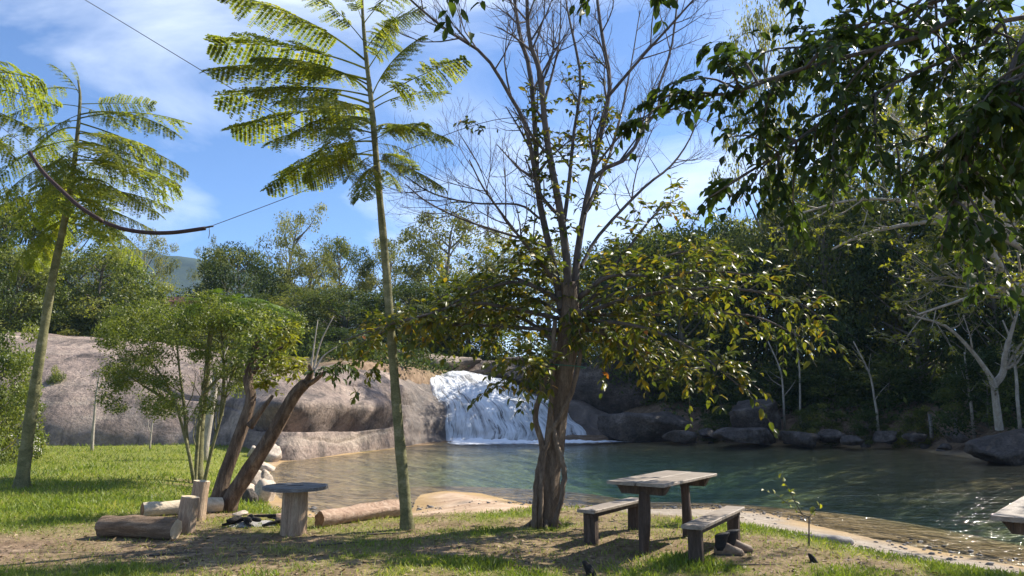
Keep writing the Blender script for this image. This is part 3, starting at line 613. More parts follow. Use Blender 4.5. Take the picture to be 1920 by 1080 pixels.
for a in [
    ('dark leafy tree at the left edge behind the feathery tree', 10, 370, 46, 230, 'dense', 'leaf_mid'),
    ('tall green tree behind the left feathery crown', 120, 300, 50, 260, 'clump', 'leaf_mid'),
    ('wispy tree between the left feathery tree and the distant hill', 275, 440, 62, 150, 'wispy', 'leaf_pale'),
    ('green tree above the sandy top of the granite slab', 190, 470, 47, 230, 'dense', 'leaf_shrub'),
    ('leafy tree left of the feathery trunk above the slope', 40, 470, 44, 200, 'dense', 'leaf_shrub'),
    ('bushy green tree just left of the glimpsed roof', 270, 545, 46, 170, 'bush', 'leaf_shrub')]:
    forest_tree(*a, group='trees on the left slope')
for a in [
    ('glossy shrub at the left edge beside the feathery trunk', 5, 640, 22, 180, 'bush', 'leaf_shrub'),
    ('low glossy shrub at the left edge above the concrete block', 25, 730, 24, 130, 'bush', 'leaf_mid'),
    ('small shrub growing in a hollow of the granite slab', 110, 700, 33, 70, 'bush', 'leaf_shrub'),
    ('dark shrub on the bank behind the brown far shore boulder', 1440, 690, 45, 170, 'bush', 'leaf_dark'),
    ('dark shrub under the trees right of the squared boulder', 1310, 670, 47, 170, 'bush', 'leaf_dark'),
    ('dark shrub behind the slim bank saplings', 1560, 680, 43, 180, 'bush', 'leaf_dark'),
    ('dark shrub left of the two small bank posts', 1660, 690, 41, 170, 'bush', 'leaf_dark'),
    ('shrub behind the forked pale trunk at the right', 1840, 660, 33, 180, 'bush', 'leaf_dark'),
    ('dark bush above the upper stream behind the slender trunk', 800, 640, 58, 200, 'bush', 'leaf_dark'),
    ('dark bush above the granite slab behind the dead sticks', 640, 620, 50, 190, 'bush', 'leaf_dark'),
    ('wide shrub on the crest of the granite slab left of the feathery trunk', 20, 585, 43, 190, 'bush', 'leaf_shrub'),
    ('shrub on the crest of the granite slab right of the feathery trunk', 140, 580, 45, 170, 'bush', 'leaf_mid'),
    ('shrub on the crest behind the fine-leaved tree', 245, 575, 45, 170, 'bush', 'leaf_shrub'),
    ('rightmost shrub on the crest below the hill', 390, 585, 44, 170, 'bush', 'leaf_mid'),
    ('low plant hanging over the far waterline left of the brown boulder', 1345, 765, 43, 80, 'bush', 'leaf_dark'),
    ('low plant hanging over the far waterline right of the brown boulder', 1525, 765, 40, 100, 'bush', 'leaf_mid'),
    ('low plant at the far waterline below the leaning sapling', 1625, 765, 38.5, 80, 'bush', 'leaf_dark'),
    ('low plant at the far waterline near the two bank posts', 1715, 768, 36.5, 80, 'bush', 'leaf_mid'),
    ('bush on the slope behind the leafy trunk', 1060, 640, 54, 220, 'bush', 'leaf_dark')]:
    forest_tree(*a, name='shrub', cat='shrub', group='shrubs on the banks')
# undergrowth on the far banks that reads as one mass
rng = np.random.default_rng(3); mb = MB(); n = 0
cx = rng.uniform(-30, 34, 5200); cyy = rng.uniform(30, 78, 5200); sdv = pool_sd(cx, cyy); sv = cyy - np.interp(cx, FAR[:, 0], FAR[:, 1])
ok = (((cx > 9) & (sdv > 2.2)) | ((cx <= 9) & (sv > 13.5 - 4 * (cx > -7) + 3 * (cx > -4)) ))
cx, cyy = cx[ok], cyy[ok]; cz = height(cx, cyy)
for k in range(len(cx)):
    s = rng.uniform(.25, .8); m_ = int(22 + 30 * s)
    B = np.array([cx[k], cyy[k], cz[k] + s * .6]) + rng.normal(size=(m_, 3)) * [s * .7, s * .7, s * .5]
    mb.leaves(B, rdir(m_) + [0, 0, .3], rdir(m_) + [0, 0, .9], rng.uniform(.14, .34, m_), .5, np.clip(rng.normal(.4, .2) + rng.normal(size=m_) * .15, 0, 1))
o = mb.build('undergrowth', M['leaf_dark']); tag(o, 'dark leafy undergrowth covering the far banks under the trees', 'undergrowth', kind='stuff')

# ------------------------------------------------------------------ feathery trees (fronds are parts)
def frond_mesh(seed, arch, mat, sparse=0.0, npair=24, lw=.48):
    rs = np.random.default_rng(seed); mb = MB()
    xs = np.linspace(0, 1, 12); rz = lambda x: arch * 4 * x * (1 - x)
    mb.tube(np.stack([xs, 0 * xs, rz(xs)], -1), np.linspace(.008, .002, 12), 4, tint=.7)
    Bs, Xs, Ns, Ls, Ts = [], [], [], [], []
    for q in range(npair):
        x = .26 + .74 * q / (npair - 1); ln = .21 * math.sin(math.pi * (.22 + .66 * (q / (npair - 1)))) * rs.uniform(.9, 1.08)
        for s in (-1, 1):
            if rs.random() < sparse: continue
            d = unit(np.array([.30 + .25 * (q / npair), s * .80, -.42 + rs.normal() * .14])); b = np.array([x, 0, rz(x)])
            path = np.stack([b + d * ln * t_ + np.array([0, 0, -.10 * ln * t_ * t_ * 2]) for t_ in np.linspace(0, 1, 4)])
            mb.tube(path, [.0022, .0018, .0014, .001], 3, False, tint=.6)
            t_ = np.repeat(np.linspace(.05, 1, 18), 2); ss = np.tile([-1.0, 1.0], 18); keep = rs.random(36) > sparse * .6
            p = b + d * ln * t_[:, None] + np.array([0, 0, -1.]) * (.2 * ln * t_ * t_)[:, None]
            sd_ = unit(np.cross(d, [0, 0, 1.]))
            X = sd_ * ss[:, None] + d * .45 + rs.normal(size=(36, 3)) * .12; Nn = np.cross(sd_, d) * np.sign(np.cross(sd_, d)[2]) + rs.normal(size=(36, 3)) * .25
            Bs.append(p[keep]); Xs.append(X[keep]); Ns.append(Nn[keep]); Ls.append((.034 * (1 - .35 * t_ ** 3))[keep]); Ts.append(np.clip(.45 + rs.normal() * .2 + rs.normal(size=36) * .15, 0, 1)[keep])
    mb.leaves(np.vstack(Bs), np.vstack(Xs), np.vstack(Ns), np.concatenate(Ls), lw, np.concatenate(Ts), fold=.05)
    V, Q, T, A = mb.data(); me = new_mesh('frond', V, Q, T, A); me.materials.append(mat); return me
FR = [frond_mesh(s, a, M['leaf_frond'], sp) for s, a, sp in ((1, .07, .06), (2, .11, .12), (3, .05, .2), (4, .09, .42), (5, .08, .15))]
FRL = [frond_mesh(s, a, M['leaf_frond'], sp, 21, .42) for s, a, sp in ((21, .06, .2), (22, .10, .3), (23, .04, .25), (24, .08, .5))]
FERN = [frond_mesh(s, a, M['leaf_fern'], 0, 22) for s, a in ((11, .12), (12, .16))]
def add_frond(root, base, tip, me, roll=0.0):
    b, t_ = Vector(base), Vector(tip); x = (t_ - b); L_ = x.length; x.normalize(); zz = Vector((0, 0, 1)); zz = (zz - x * zz.dot(x)).normalized()
    y = zz.cross(x); mt = Matrix((x, y, zz)).transposed().to_4x4() @ Matrix.Rotation(roll, 4, 'X')
    o = link('frond', me, None, root); o.matrix_basis = Matrix.Translation(b - Vector(ORG[root])) @ mt @ Matrix.Diagonal((L_, L_, L_, 1)); return o
def feather_tree(label, trunk, Yd, r0, r1, fr, meshes, dY=.5, group='feathery young trees', bark='bark_slim', seed=0, knots=True):
    rs = np.random.default_rng(seed)
    T_ = spl([P(x, y, Yd) for x, y in trunk], 40); T_[0, 2] -= .15; base = T_[0].copy(); base[2] = hz(base[0], base[1])
    r = thing('feathery_tree', label, 'tree', base, group)
    rad = np.linspace(r0, r1, 40) * (1 + .06 * np.sin(np.arange(40) * 2.1)); rad[:3] *= [1.35, 1.18, 1.06]
    MB().tube(T_, rad, 10, rough=.06).build('trunk', M[bark], r)
    pj = proj(T_)
    for k, f_ in enumerate(fr):
        (by, tx, ty), rest = f_[:3], f_[3:]
        q = np.interp(-by, -pj[::1, 1], np.arange(40)) if pj[0, 1] < pj[-1, 1] else np.interp(by, pj[::-1, 1], np.arange(40)[::-1])
        b = np.array([np.interp(q, np.arange(40), T_[:, c]) for c in range(3)])
        dy = rest[0] if rest else rs.normal() * dY
        add_frond(r, b, P(tx, ty, b[1] + dy), meshes[rest[1]] if len(rest) > 1 else meshes[int(rs.integers(len(meshes)))], rs.normal() * .35)
    return r, T_
slim, slimT = feather_tree('slender tree with feathery drooping fronds standing left of centre', [(765, 1006), (757, 910), (746, 790), (735, 650), (722, 480), (708, 330), (697, 200), (688, 120), (681, 40), (676, -60)], 10.2, .082, .018, [
    (115, 425, -12), (130, 402, 84), (150, 398, 128), (196, 412, 184, .5, 3), (205, 440, 240), (250, 502, 268, -.6), (292, 505, 352), (265, 525, 330, .9), (215, 520, 190, -1.2), (175, 560, 135, 1.2), (230, 590, 300, -.9),
    (95, 792, 18), (185, 790, 70), (192, 868, 112), (205, 836, 176, .5, 3), (245, 842, 262), (262, 800, 232, -.8), (300, 832, 352), (290, 778, 318, .9), (310, 672, 372, -1.0), (45, 640, -60), (45, 770, -40), (80, 560, -40), (130, 742, 40, -1.0), (60, 745, 95, 1.0), (320, 742, 350, 1.1, 3), (160, 480, 108, -.5), (180, 470, 170, -.3), (225, 545, 252, .4), (255, 570, 330, -.2), (280, 580, 345, .5), (235, 620, 255, -1.4), (215, 610, 215, 1.5), (270, 770, 290, -.2), (240, 760, 240, 1.2), (290, 650, 340, -.5)], FR, seed=5)
left, leftT = feather_tree('feathery tree leaning on the lawn at the left with olive fronds', [(38, 930), (52, 820), (70, 700), (95, 540), (124, 400), (140, 300), (150, 190), (146, 150)], 15.2, .135, .014, [
    (195, 288, 196), (215, 330, 250), (230, 348, 318), (262, 340, 330, 1.0), (290, 322, 372), (300, 330, 350, -1), (330, 300, 402), (350, 318, 388, .8), (370, 285, 430), (250, 290, 280, -1.2), (320, 262, 350, 1.4), (395, 262, 470, .6),
    (200, 20, 215), (225, -20, 280), (262, -5, 330), (300, 10, 365, -1), (340, -20, 400), (350, 30, 420, .8), (385, 5, 462), (240, 60, 300, 1.4), (280, 70, 350, -1.4), (180, 95, 120, 0, 3), (170, 60, 175, .4, 3), (165, 135, 118, 0, 3), (222, 352, 230, .2, 3), (360, 200, 440, -1.5), (330, 215, 400, 1.5), (400, 60, 500, .9), (345, 230, 372, -1.8), (310, 250, 330, 1.9), (380, 235, 452, 1.2), (405, 225, 480, -1), (270, 215, 290, -1.9), (300, 110, 390, -1.8), (320, 90, 420, 1.8), (360, 110, 455, 1.4), (410, 20, 520, -.4), (245, 305, 300, .4), (275, 335, 345, -.3), (415, 280, 500, 1.5), (200, 232, 240, 1.2), (215, 70, 262, -.6)], FRL, seed=6)
edge_t, edgeT = feather_tree('feathery tree just outside the left edge reaching fronds in', [(-190, 960), (-180, 700), (-160, 400), (-150, 160), (-150, -40), (-150, -230)], 14, .15, .05, [
    (140, 75, 150), (150, 110, 200), (170, 60, 240), (190, 30, 300), (120, 20, 120), (200, -20, 330, .8), (230, 20, 280, -.7)], FRL, seed=8)
fern, fernT = feather_tree('bright green feathery crown rising behind the fine-leaved shrub', [(372, 896), (376, 800), (384, 740), (392, 650), (398, 588)], 17.8, .10, .05, [
    (592, 562, 612), (590, 556, 596, -.8), (590, 500, 566, 1), (590, 450, 552, -.4), (590, 352, 560, .5), (590, 300, 600, -.5), (590, 400, 548, -1.5), (590, 470, 600, -1.6), (590, 525, 575, 1.2), (592, 340, 590, 1.3), (592, 430, 580, 1.8)], FERN, seed=9)

# ------------------------------------------------------------------ branching and leafy sprays
def grow(mb, path, r0, r1, lev, nchild, ln, m=5, up=.45, tips=None, spread=.9, sub=None):
    mb.tube(path, np.linspace(r0, r1, len(path)), m, lev < 2)
    if lev == 0:
        if tips is not None: tips.append(path)
        return
    k = len(path)
    for c in range(nchild):
        q = rng.uniform(.22, .98); i = min(int(q * (k - 1)), k - 2); b = path[i] + (path[i + 1] - path[i]) * (q * (k - 1) - i)
        tg = unit(path[i + 1] - path[i]); d = unit(tg * rng.uniform(.5, 1.1) + rdir()[0] * spread + [0, 0, up]); L_ = ln * rng.uniform(.55, 1.2) * (1.15 - .5 * q)
        e = b + d * L_; md = (b + e) / 2 + rdir()[0] * L_ * .10 - np.array([0, 0, L_ * .06])
        rr = (r0 + (r1 - r0) * q) * .55
        grow(mb if sub is None else sub, spl([b, md, e], 5), rr, max(rr * .3, .0016), lev - 1, max(2, int(nchild * .62)), ln * .52, 4 if lev > 1 else 3, up, tips, spread)
def spray(paths, ntw, tl, nlf, leaf, droop, mbt, outw=.8, flat=.5, r=.004):
    """twigs along the paths and leaves along the twigs; returns arrays of leaf base, axis, normal, length"""
    B, X, Nn, Ln = [], [], [], []
    for path in paths:
        k = len(path)
        for c in range(ntw):
            q = rng.uniform(.12, 1.0) * (k - 1); i = min(int(q), k - 2); b = path[i] + (path[i + 1] - path[i]) * (q - i); tg = unit(path[i + 1] - path[i])
            d = unit(tg * .6 + rdir()[0] * outw * [1, 1, flat] + [0, 0, -droop * .4]); L_ = tl * rng.uniform(.5, 1.25)
            tw = spl([b, b + d * L_ * .5 + [0, 0, .02], b + d * L_ - [0, 0, droop * L_ * .35]], 5); mbt.tube(tw, np.linspace(r, r * .4, 5), 3, False)
            m_ = max(3, int(nlf * rng.uniform(.6, 1.3)))
            t_ = np.sort(rng.uniform(.12, 1.0, m_)); j = np.minimum((t_ * 4).astype(int), 3); f_ = (t_ * 4 - j)[:, None]; p = tw[j] * (1 - f_) + tw[j + 1] * f_
            s = unit(np.cross(d, [0, 0, 1.])) * np.where(np.arange(m_) % 2, 1, -1)[:, None]
            B.append(p); X.append(s * .8 + d * .7 + rng.normal(size=(m_, 3)) * .35 - np.array([0, 0, droop])); Nn.append(rng.normal(size=(m_, 3)) * .45 + [0, 0, 1]); Ln.append(leaf * rng.uniform(.55, 1.2, m_))
    return np.vstack(B), np.vstack(X), np.vstack(Nn), np.concatenate(Ln)
def hang_leaves(root, arr, tint, mat, wid, nsingle=300, name='leaf', rest='leaf_mass'):
    """the leaves that show largest become single parts, the others one part"""
    B, X, Nn, Ln = arr; pj = proj(B + unit(X) * Ln[:, None] * .5)
    vis = (pj[:, 0] > 6) & (pj[:, 0] < 1914) & (pj[:, 1] > 6) & (pj[:, 1] < 1074) & (pj[:, 2] > 0)
    Xu = unit(X); Nu = unit(Nn - Xu * (Nn * Xu).sum(-1, keepdims=True)); vd = unit(B - np.array([0, 0, CAMZ]))
    show = Ln ** 2 / pj[:, 2] ** 2 * (np.abs((Nu * vd).sum(-1)) + .15) * vis
    order = np.argsort(-show); top = order[:nsingle]; top = top[show[top] > 0]; keep = np.ones(len(B), bool); keep[top] = False
    lib = []
    for q in range(10):
        mb = MB(); mb.leaves(np.zeros((1, 3)), [[1, 0, 0]], [[0, 0, 1]], 1.0, wid * (.85 + .03 * q), [q / 9], True, .12 + .02 * q); V, Qq, T, A = mb.data(); me = new_mesh(name, V, Qq, T, A); me.materials.append(mat); lib.append(me)
    S = np.cross(Nu, Xu); org = ORG[root]
    for q in top:
        o = link(name, lib[int(np.clip(tint[q], 0, .999) * 10)], None, root)
        mt = Matrix([[Xu[q][c], S[q][c], Nu[q][c], 0] for c in range(3)] + [[0, 0, 0, 1]]); l_ = float(Ln[q])
        o.matrix_basis = Matrix.Translation(Vector(B[q] - org)) @ mt @ Matrix.Diagonal((l_, l_, l_, 1))
    mb = MB(); mb.leaves(B[keep], X[keep], Nn[keep], Ln[keep], wid, tint[keep], True)
    o = mb.build(rest, mat, root); o['kind'] = 'stuff'
    return o
def px_path(pts, Yd, dY, n=14):
    k = len(pts); return spl([P(x, y, Yd + dY * q / (k - 1)) for q, (x, y) in enumerate(pts)], n)

# the leafy tree in the middle: thick fibrous trunk wrapped in climbing stems, bare limbs above, glossy leaves low
rng = np.random.default_rng(21)
YM = 10.6
base = P(1022, 988, YM); base[2] = hz(base[0], base[1])
main = thing('leafy_tree', 'thick fibrous tree right of centre with bare upper limbs and low glossy leaves', 'tree', base)
tr = spl([P(1022, 998, YM), P(1030, 900, YM), P(1044, 780, YM), P(1060, 670, YM), P(1068, 600, YM), P(1066, 530, YM)], 40)
rad = np.interp(np.linspace(0, 1, 40), [0, .06, .2, .5, .75, 1], [.18, .148, .134, .138, .16, .11])
MB().tube(tr, rad, 22, rough=.22).build('trunk', M['bark_main'], main)
for pts, r_, dy in [([(1000, 990), (1008, 900), (1016, 840), (1004, 780), (1018, 720), (1036, 670), (1040, 600)], .045, -.24), ([(1040, 990), (1058, 900), (1050, 850), (1036, 800), (1034, 720), (1044, 640)], .038, -.27),
                    ([(1012, 985), (1016, 880), (1030, 815), (1052, 780), (1074, 730), (1090, 650), (1086, 580)], .040, -.25)]:
    p = px_path(pts, YM + dy, .06, 30); p[0, 2] -= .1; p += rng.normal(size=p.shape) * .006
    MB().tube(p, np.linspace(r_, r_ * .7, 30), 8, rough=.15).build('climbing_stem', M['bark_main'], main)
mb = MB()
for a in np.linspace(0, 2 * math.pi, 9)[:-1]:
    d = np.array([math.cos(a), math.sin(a), 0]); e = base + d * rng.uniform(.25, .42)
    mb.tube(spl([base + d * .08 + [0, 0, .12], base + d * .2 + [0, 0, .03], e + [0, 0, -.05]], 7), np.linspace(.055, .015, 7), 7, rough=.2)
mb.build('root', M['bark_main'], main)
STEMS = [([(1052, 580), (1040, 508), (1009, 363), (1004, 249), (993, 130), (975, 67), (962, -20), (950, -120)], .075, .2), ([(1066, 570), (1063, 493), (1050, 394), (1030, 290), (1019, 207), (1014, 140), (993, 78), (988, 0), (985, -90)], .085, -.5),
         ([(1078, 570), (1081, 487), (1097, 389), (1118, 290), (1133, 223), (1144, 155), (1131, 78), (1120, 0), (1115, -100)], .075, .6), ([(1054, 440), (1066, 352), (1076, 249), (1089, 150), (1071, 52), (1061, 0), (1050, -90)], .045, 1.0),
         ([(1010, 370), (988, 244), (957, 181), (908, 104), (838, 57), (770, 0), (730, -40)], .045, -.8), ([(1088, 430), (1113, 332), (1175, 296), (1211, 233), (1232, 171), (1258, 93), (1270, 0), (1275, -80)], .045, .7),
         ([(1141, 180), (1206, 104), (1258, 47), (1300, 0), (1350, -50)], .03, -.6), ([(1090, 500), (1123, 441), (1206, 353), (1258, 311), (1294, 259), (1320, 190)], .035, .9),
         ([(1048, 545), (1030, 513), (983, 456), (936, 394), (905, 350), (880, 300)], .035, -.9), ([(1035, 490), (1019, 462), (941, 436), (864, 410), (800, 378), (760, 345)], .03, .7),
         ([(1012, 410), (973, 384), (890, 381), (812, 363), (760, 330)], .022, -.5), ([(1018, 200), (1040, 120), (1050, 60), (1052, -30)], .028, .4), ([(1110, 320), (1180, 240), (1300, 190), (1380, 150)], .022, -.9), ([(1097, 400), (1150, 270), (1180, 140), (1200, 20)], .03, 1.2)]
limbs = []
for pts, r_, dy in STEMS:
    p = px_path(pts, YM, dy * 1.6, 16); limbs.append(p); mb = MB(); r_ *= .84
    sb_ = MB(); grow(mb, p, r_, max(.008, r_ * .3), 3, 11, 1.2, 6, .4, None, .8, sb_); o = mb.build('limb', M['bark_dark'], main); sb_.build('twigs', M['bark_dark'], o)['kind'] = 'stuff'
LOW = [([(1060, 600), (960, 578), (880, 568), (800, 590), (720, 612), (640, 640)], -.6), ([(1040, 640), (985, 600), (920, 580), (850, 592), (780, 610)], .7), ([(1050, 560), (960, 520), (890, 530), (820, 560)], 1.0), ([(1040, 690), (1000, 680), (960, 672)], -.7),
       ([(1080, 580), (1180, 510), (1290, 470), (1390, 480)], .8), ([(1085, 590), (1200, 555), (1350, 540), (1480, 560), (1545, 600)], -1.0), ([(1085, 600), (1190, 610), (1290, 650), (1385, 722)], -1.2), ([(1090, 620), (1150, 620), (1220, 640), (1260, 690)], .9),
       ([(1080, 560), (1150, 500), (1230, 400), (1280, 370)], 1.2), ([(1080, 590), (1230, 590), (1400, 590), (1500, 630)], .9), ([(1050, 620), (900, 610), (760, 612), (680, 640)], .3), ([(1070, 610), (1130, 560), (1300, 510), (1440, 520)], -.2), ([(1075, 600), (1180, 650), (1240, 690), (1330, 690)], .4), ([(1060, 570), (980, 530), (900, 545), (830, 580), (790, 610)], -.3), ([(1055, 590), (1000, 560), (940, 560), (860, 600)], .2), ([(1060, 540), (1000, 500), (940, 490)], .5), ([(1085, 560), (1140, 520), (1220, 520), (1300, 560)], -.7)]
paths = [px_path(p, YM, dy * 1.5) for p, dy in LOW]
mbt = MB()
for p in paths: mbt.tube(p, np.linspace(.034, .007, len(p)), 6)
arrs = [spray(paths, 40, .62, 11, .135, .40, mbt, 1.15, .9)]
upl = [l[2:9] for l in limbs[:4]] + [limbs[8][2:8]]
arrs.append(spray([px_path([(1000, 690), (950, 712), (905, 742)], YM, -.6, 6), px_path([(740, 650), (700, 690), (672, 735)], YM + .6, .1, 6)], 7, .25, 7, .13, .5, mbt))
arrs.append(spray(upl, 34, .36, 8, .12, .5, mbt))
arrs.append(spray([px_path([(960, 250), (900, 235), (868, 228)], YM, -.3, 6), px_path([(1060, 480), (1090, 300), (1130, 250)], YM, -.5, 8)], 9, .25, 6, .12, .4, mbt))
arrs.append(spray([px_path([(1055, 560), (1075, 600), (1080, 650)], YM - .3, -.1, 6)], 26, .35, 6, .13, .5, mbt))
mbt.build('leafy_branches', M['bark_dark'], main)['kind'] = 'stuff'
arr = tuple(np.concatenate([a[q] for a in arrs]) for q in range(4))
tint = np.clip(rng.beta(2.0, 2.6, len(arr[0])) + .10 * (fbm(arr[0] * 1.2, 2)), 0, 1)
hang_leaves(main, arr, tint, M['leaf_main'], .46)

# tree whose boughs hang into the upper right corner; its trunk stands out of frame to the right
rng = np.random.default_rng(33)
cb = np.array([8.6, 8.4, 0]); cb[2] = hz(cb[0], cb[1])
cb = np.array([7.2, 4.6, 0.0]); cb[2] = hz(cb[0], cb[1])
can = thing('overhanging_tree', 'dark broad-leaved tree hanging its boughs into the upper right corner', 'tree', cb)
fork = cb + [-.3, .5, 3.4]
mb = MB(); mb.tube(spl([cb - [0, 0, .3], cb + [.1, .1, 1.5], fork], 14), np.linspace(.30, .2, 14), 12, rough=.2); mb.build('trunk', M['bark_main'], can)
def bough(pts, r=.05):
    p = [np.asarray(q, float) for q in pts]; return spl(p, 16)
B_ = [[fork, P(2050, -60, 5.0), P(1750, 60, 5.2), P(1500, 130, 5.2), P(1370, 175, 5.3), P(1265, 180, 5.3)], [fork, P(2000, -150, 5.4), P(1720, 30, 5.8), P(1560, 210, 5.8), P(1440, 300, 5.7), P(1330, 370, 5.6)],
      [fork, P(2050, 0, 5.2), P(1880, 160, 4.9), P(1800, 330, 4.9), P(1765, 470, 4.9)], [fork, P(1900, -200, 5.6), P(1450, -125, 5.0), P(1180, -68, 4.9), P(950, -60, 4.9)], [fork, P(2100, 20, 6.5), P(1900, 150, 6.8), P(1750, 250, 6.8), P(1620, 280, 6.6)],
      [fork, P(1950, -120, 6.4), P(1700, 20, 6.7), P(1570, 80, 6.8), P(1480, 90, 6.8)], [fork, P(2080, 60, 4.6), P(1930, 130, 4.5), P(1880, 200, 4.5)], [fork, fork + [1.5, 2.0, 2.2], fork + [2.0, 4.5, 3.4], fork + [1.2, 6.6, 3.8]], [fork, fork + [2.5, 1.5, 2.4], fork + [4.0, 4.0, 3.6], fork + [4.0, 6.5, 4.0]],
      [fork, fork + [0, 1, 2.4], fork + [-.8, 2.6, 4.2], fork + [-2.0, 4.0, 5.0]], [fork, fork + [-.5, .2, 2.2], fork + [-2, .6, 3.6], fork + [-4.0, 1.4, 4.4]], [fork, fork + [1.5, 3.2, 1.5], fork + [3.0, 6.2, 2.0], fork + [3.2, 8.0, 2.2]], [fork, P(1980, 40, 5.5), P(1830, 90, 5.4), P(1650, 170, 5.4), P(1540, 250, 5.3)], [fork, P(1990, -90, 5.0), P(1820, -20, 5.2), P(1640, 40, 5.4), P(1520, 60, 5.4)]]
mbt = MB(); bp_ = []
for k, b in enumerate(B_):
    p = spl(b, 18); bp_.append(p); mbt.tube(p, np.linspace(.06 if k in (7, 8, 9, 10, 11) else .028, .005, 18), 7)
arrs = []
for k, p in enumerate(bp_):
    near = k not in (7, 8, 9, 10, 11)
    sub = []
    st = 6 if near else 5
    for c in range(12 if near else 18):
        i = int(rng.integers(st, 17)); d = unit(unit(p[min(i + 1, 17)] - p[i - 1]) * .6 + rdir()[0] * .8 + [0, 0, -.15]); L_ = rng.uniform(.3, .75) * (1 if near else 2.0)
        q = spl([p[i], p[i] + d * L_ * .55 + [0, 0, .03], p[i] + d * L_ - [0, 0, .12 * L_]], 6); mbt.tube(q, np.linspace(.012, .004, 6), 4, False); sub.append(q)
    arrs.append(spray(sub, 6 if near else 12, .30 if near else .45, 9 if near else 8, .115, .55, mbt, r=.003)); arrs.append(spray([p[st + 2:]], 12, .24, 7, .118, .55, mbt, r=.003))
mbt.build('boughs', M['bark_dark'], can)['kind'] = 'stuff'
arr = tuple(np.concatenate([a[q] for a in arrs]) for q in range(4))
hang_leaves(can, arr, np.clip(rng.beta(1.6, 2.2, len(arr[0])), 0, 1), M['leaf_canopy'], .5)

# pale-limbed tree reaching in from the right bank
rng = np.random.default_rng(44); YP = 24
pb_ = np.array([P(2110, 700, YP)[0], YP, 0]); pb_[2] = hz(pb_[0], pb_[1])
pale = thing('pale_limbed_tree', 'pale-barked tree reaching long bare limbs in from the right edge', 'tree', pb_)
fk = P(2040, 640, YP)
MB().tube(spl([pb_ - [0, 0, .3], (pb_ + fk) / 2 + [.3, 0, 0], fk], 12), np.linspace(.4, .3, 12), 10, rough=.15).build('trunk', M['bark_pale'], pale)
mbt = MB(); subs = []
for pts, r_, dy in [([(2040, 640), (1925, 560), (1870, 490), (1826, 397), (1800, 340)], .17, -2), ([(2040, 640), (1960, 500), (1880, 445), (1802, 424), (1731, 417), (1625, 438), (1560, 468)], .17, 1), ([(2040, 640), (1950, 480), (1880, 420), (1810, 380), (1737, 349), (1678, 320), (1607, 290), (1524, 266)], .15, 2),
                    ([(1950, 480), (1900, 340), (1850, 250), (1780, 180), (1700, 130)], .12, 0), ([(1960, 500), (1880, 400), (1780, 300), (1700, 240), (1640, 180)], .11, 3), ([(2040, 640), (1940, 540), (1860, 545), (1780, 570), (1720, 590)], .09, -1), ([(1802, 424), (1700, 380), (1600, 375), (1500, 400)], .07, 0), ([(1860, 545), (1790, 520), (1700, 530)], .06, 1), ([(1950, 480), (1940, 300), (1900, 150), (1850, 60)], .11, 1)]:
    p = px_path(pts, YP, dy, 16); mb = MB(); tp = []
    sb_ = MB(); grow(mb, p, r_, .03, 2, 9, 2.4, 7, .25, tp, .8, sb_); o = mb.build('limb', M['bark_pale'], pale); sb_.build('branchlets', M['bark_pale'], o)['kind'] = 'stuff'; subs += tp
arr = spray([s for s in subs], 3, .45, 7, .17, .2, mbt, r=.006)
mbt.build('twigs', M['bark_pale'], pale)['kind'] = 'stuff'
mb = MB(); mb.leaves(*arr[:3], arr[3], .5, np.clip(rng.beta(2, 2, len(arr[0])), 0, 1)); o = mb.build('foliage', M['leaf_yellow'], pale); o['kind'] = 'stuff'

# fine-leaved shrub tree by the lawn
rng = np.random.default_rng(55); YS = 17.0
sb = P(362, 902, YS); sb[2] = hz(sb[0], sb[1])
shr = thing('fine_leaved_tree', 'small many-stemmed tree with fine green leaves behind the two posts', 'tree', sb)
tips = []
for pts, dy in [([(364, 905), (352, 840), (330, 760), (300, 700), (265, 660)], -.5), ([(366, 905), (372, 820), (380, 740), (390, 660)], .4), ([(378, 930), (395, 850), (415, 780), (435, 700), (470, 650)], -.3), ([(352, 840), (345, 760), (335, 680), (330, 610)], .6), ([(415, 780), (420, 700), (415, 620), (420, 570)], .5), ([(330, 760), (280, 730), (235, 700)], -.2), ([(380, 740), (430, 690), (500, 640)], .2)]:
    p = px_path(pts, YS, dy, 12); mb = MB(); sb_ = MB(); grow(mb, p, .045, .012, 2, 6, 1.0, 6, .35, tips, .8, sb_); o = mb.build('stem', M['bark_slim'], shr); sb_.build('twigs', M['bark_slim'], o)['kind'] = 'stuff'
mb = MB()
cl = []
for k in range(680):
    px_, py_ = rng.uniform(195, 560), rng.uniform(535, 780)
    if fbm(np.array([[px_ / 42., py_ / 30., 0]]), 3)[0] < -.2: continue
    cxn = (px_ - 375) / 185; lowb = 778 - 95 * max(0, cxn) - 40 * max(0, -cxn - .6); upb = 552 + 45 * cxn ** 2
    if not (upb < py_ < lowb) or abs(cxn) > 1: continue
    cl.append(P(px_, py_, YS + rng.uniform(-1.5, 1.5) * math.sqrt(max(0, 1 - cxn ** 2))))
for c in cl: clump_leaves(mb, c, np.array([.17, .17, .10]) * rng.uniform(.6, 1.3), 125, .06, .5)
o = mb.build('foliage', M['leaf_shrub'], shr); o['kind'] = 'stuff'

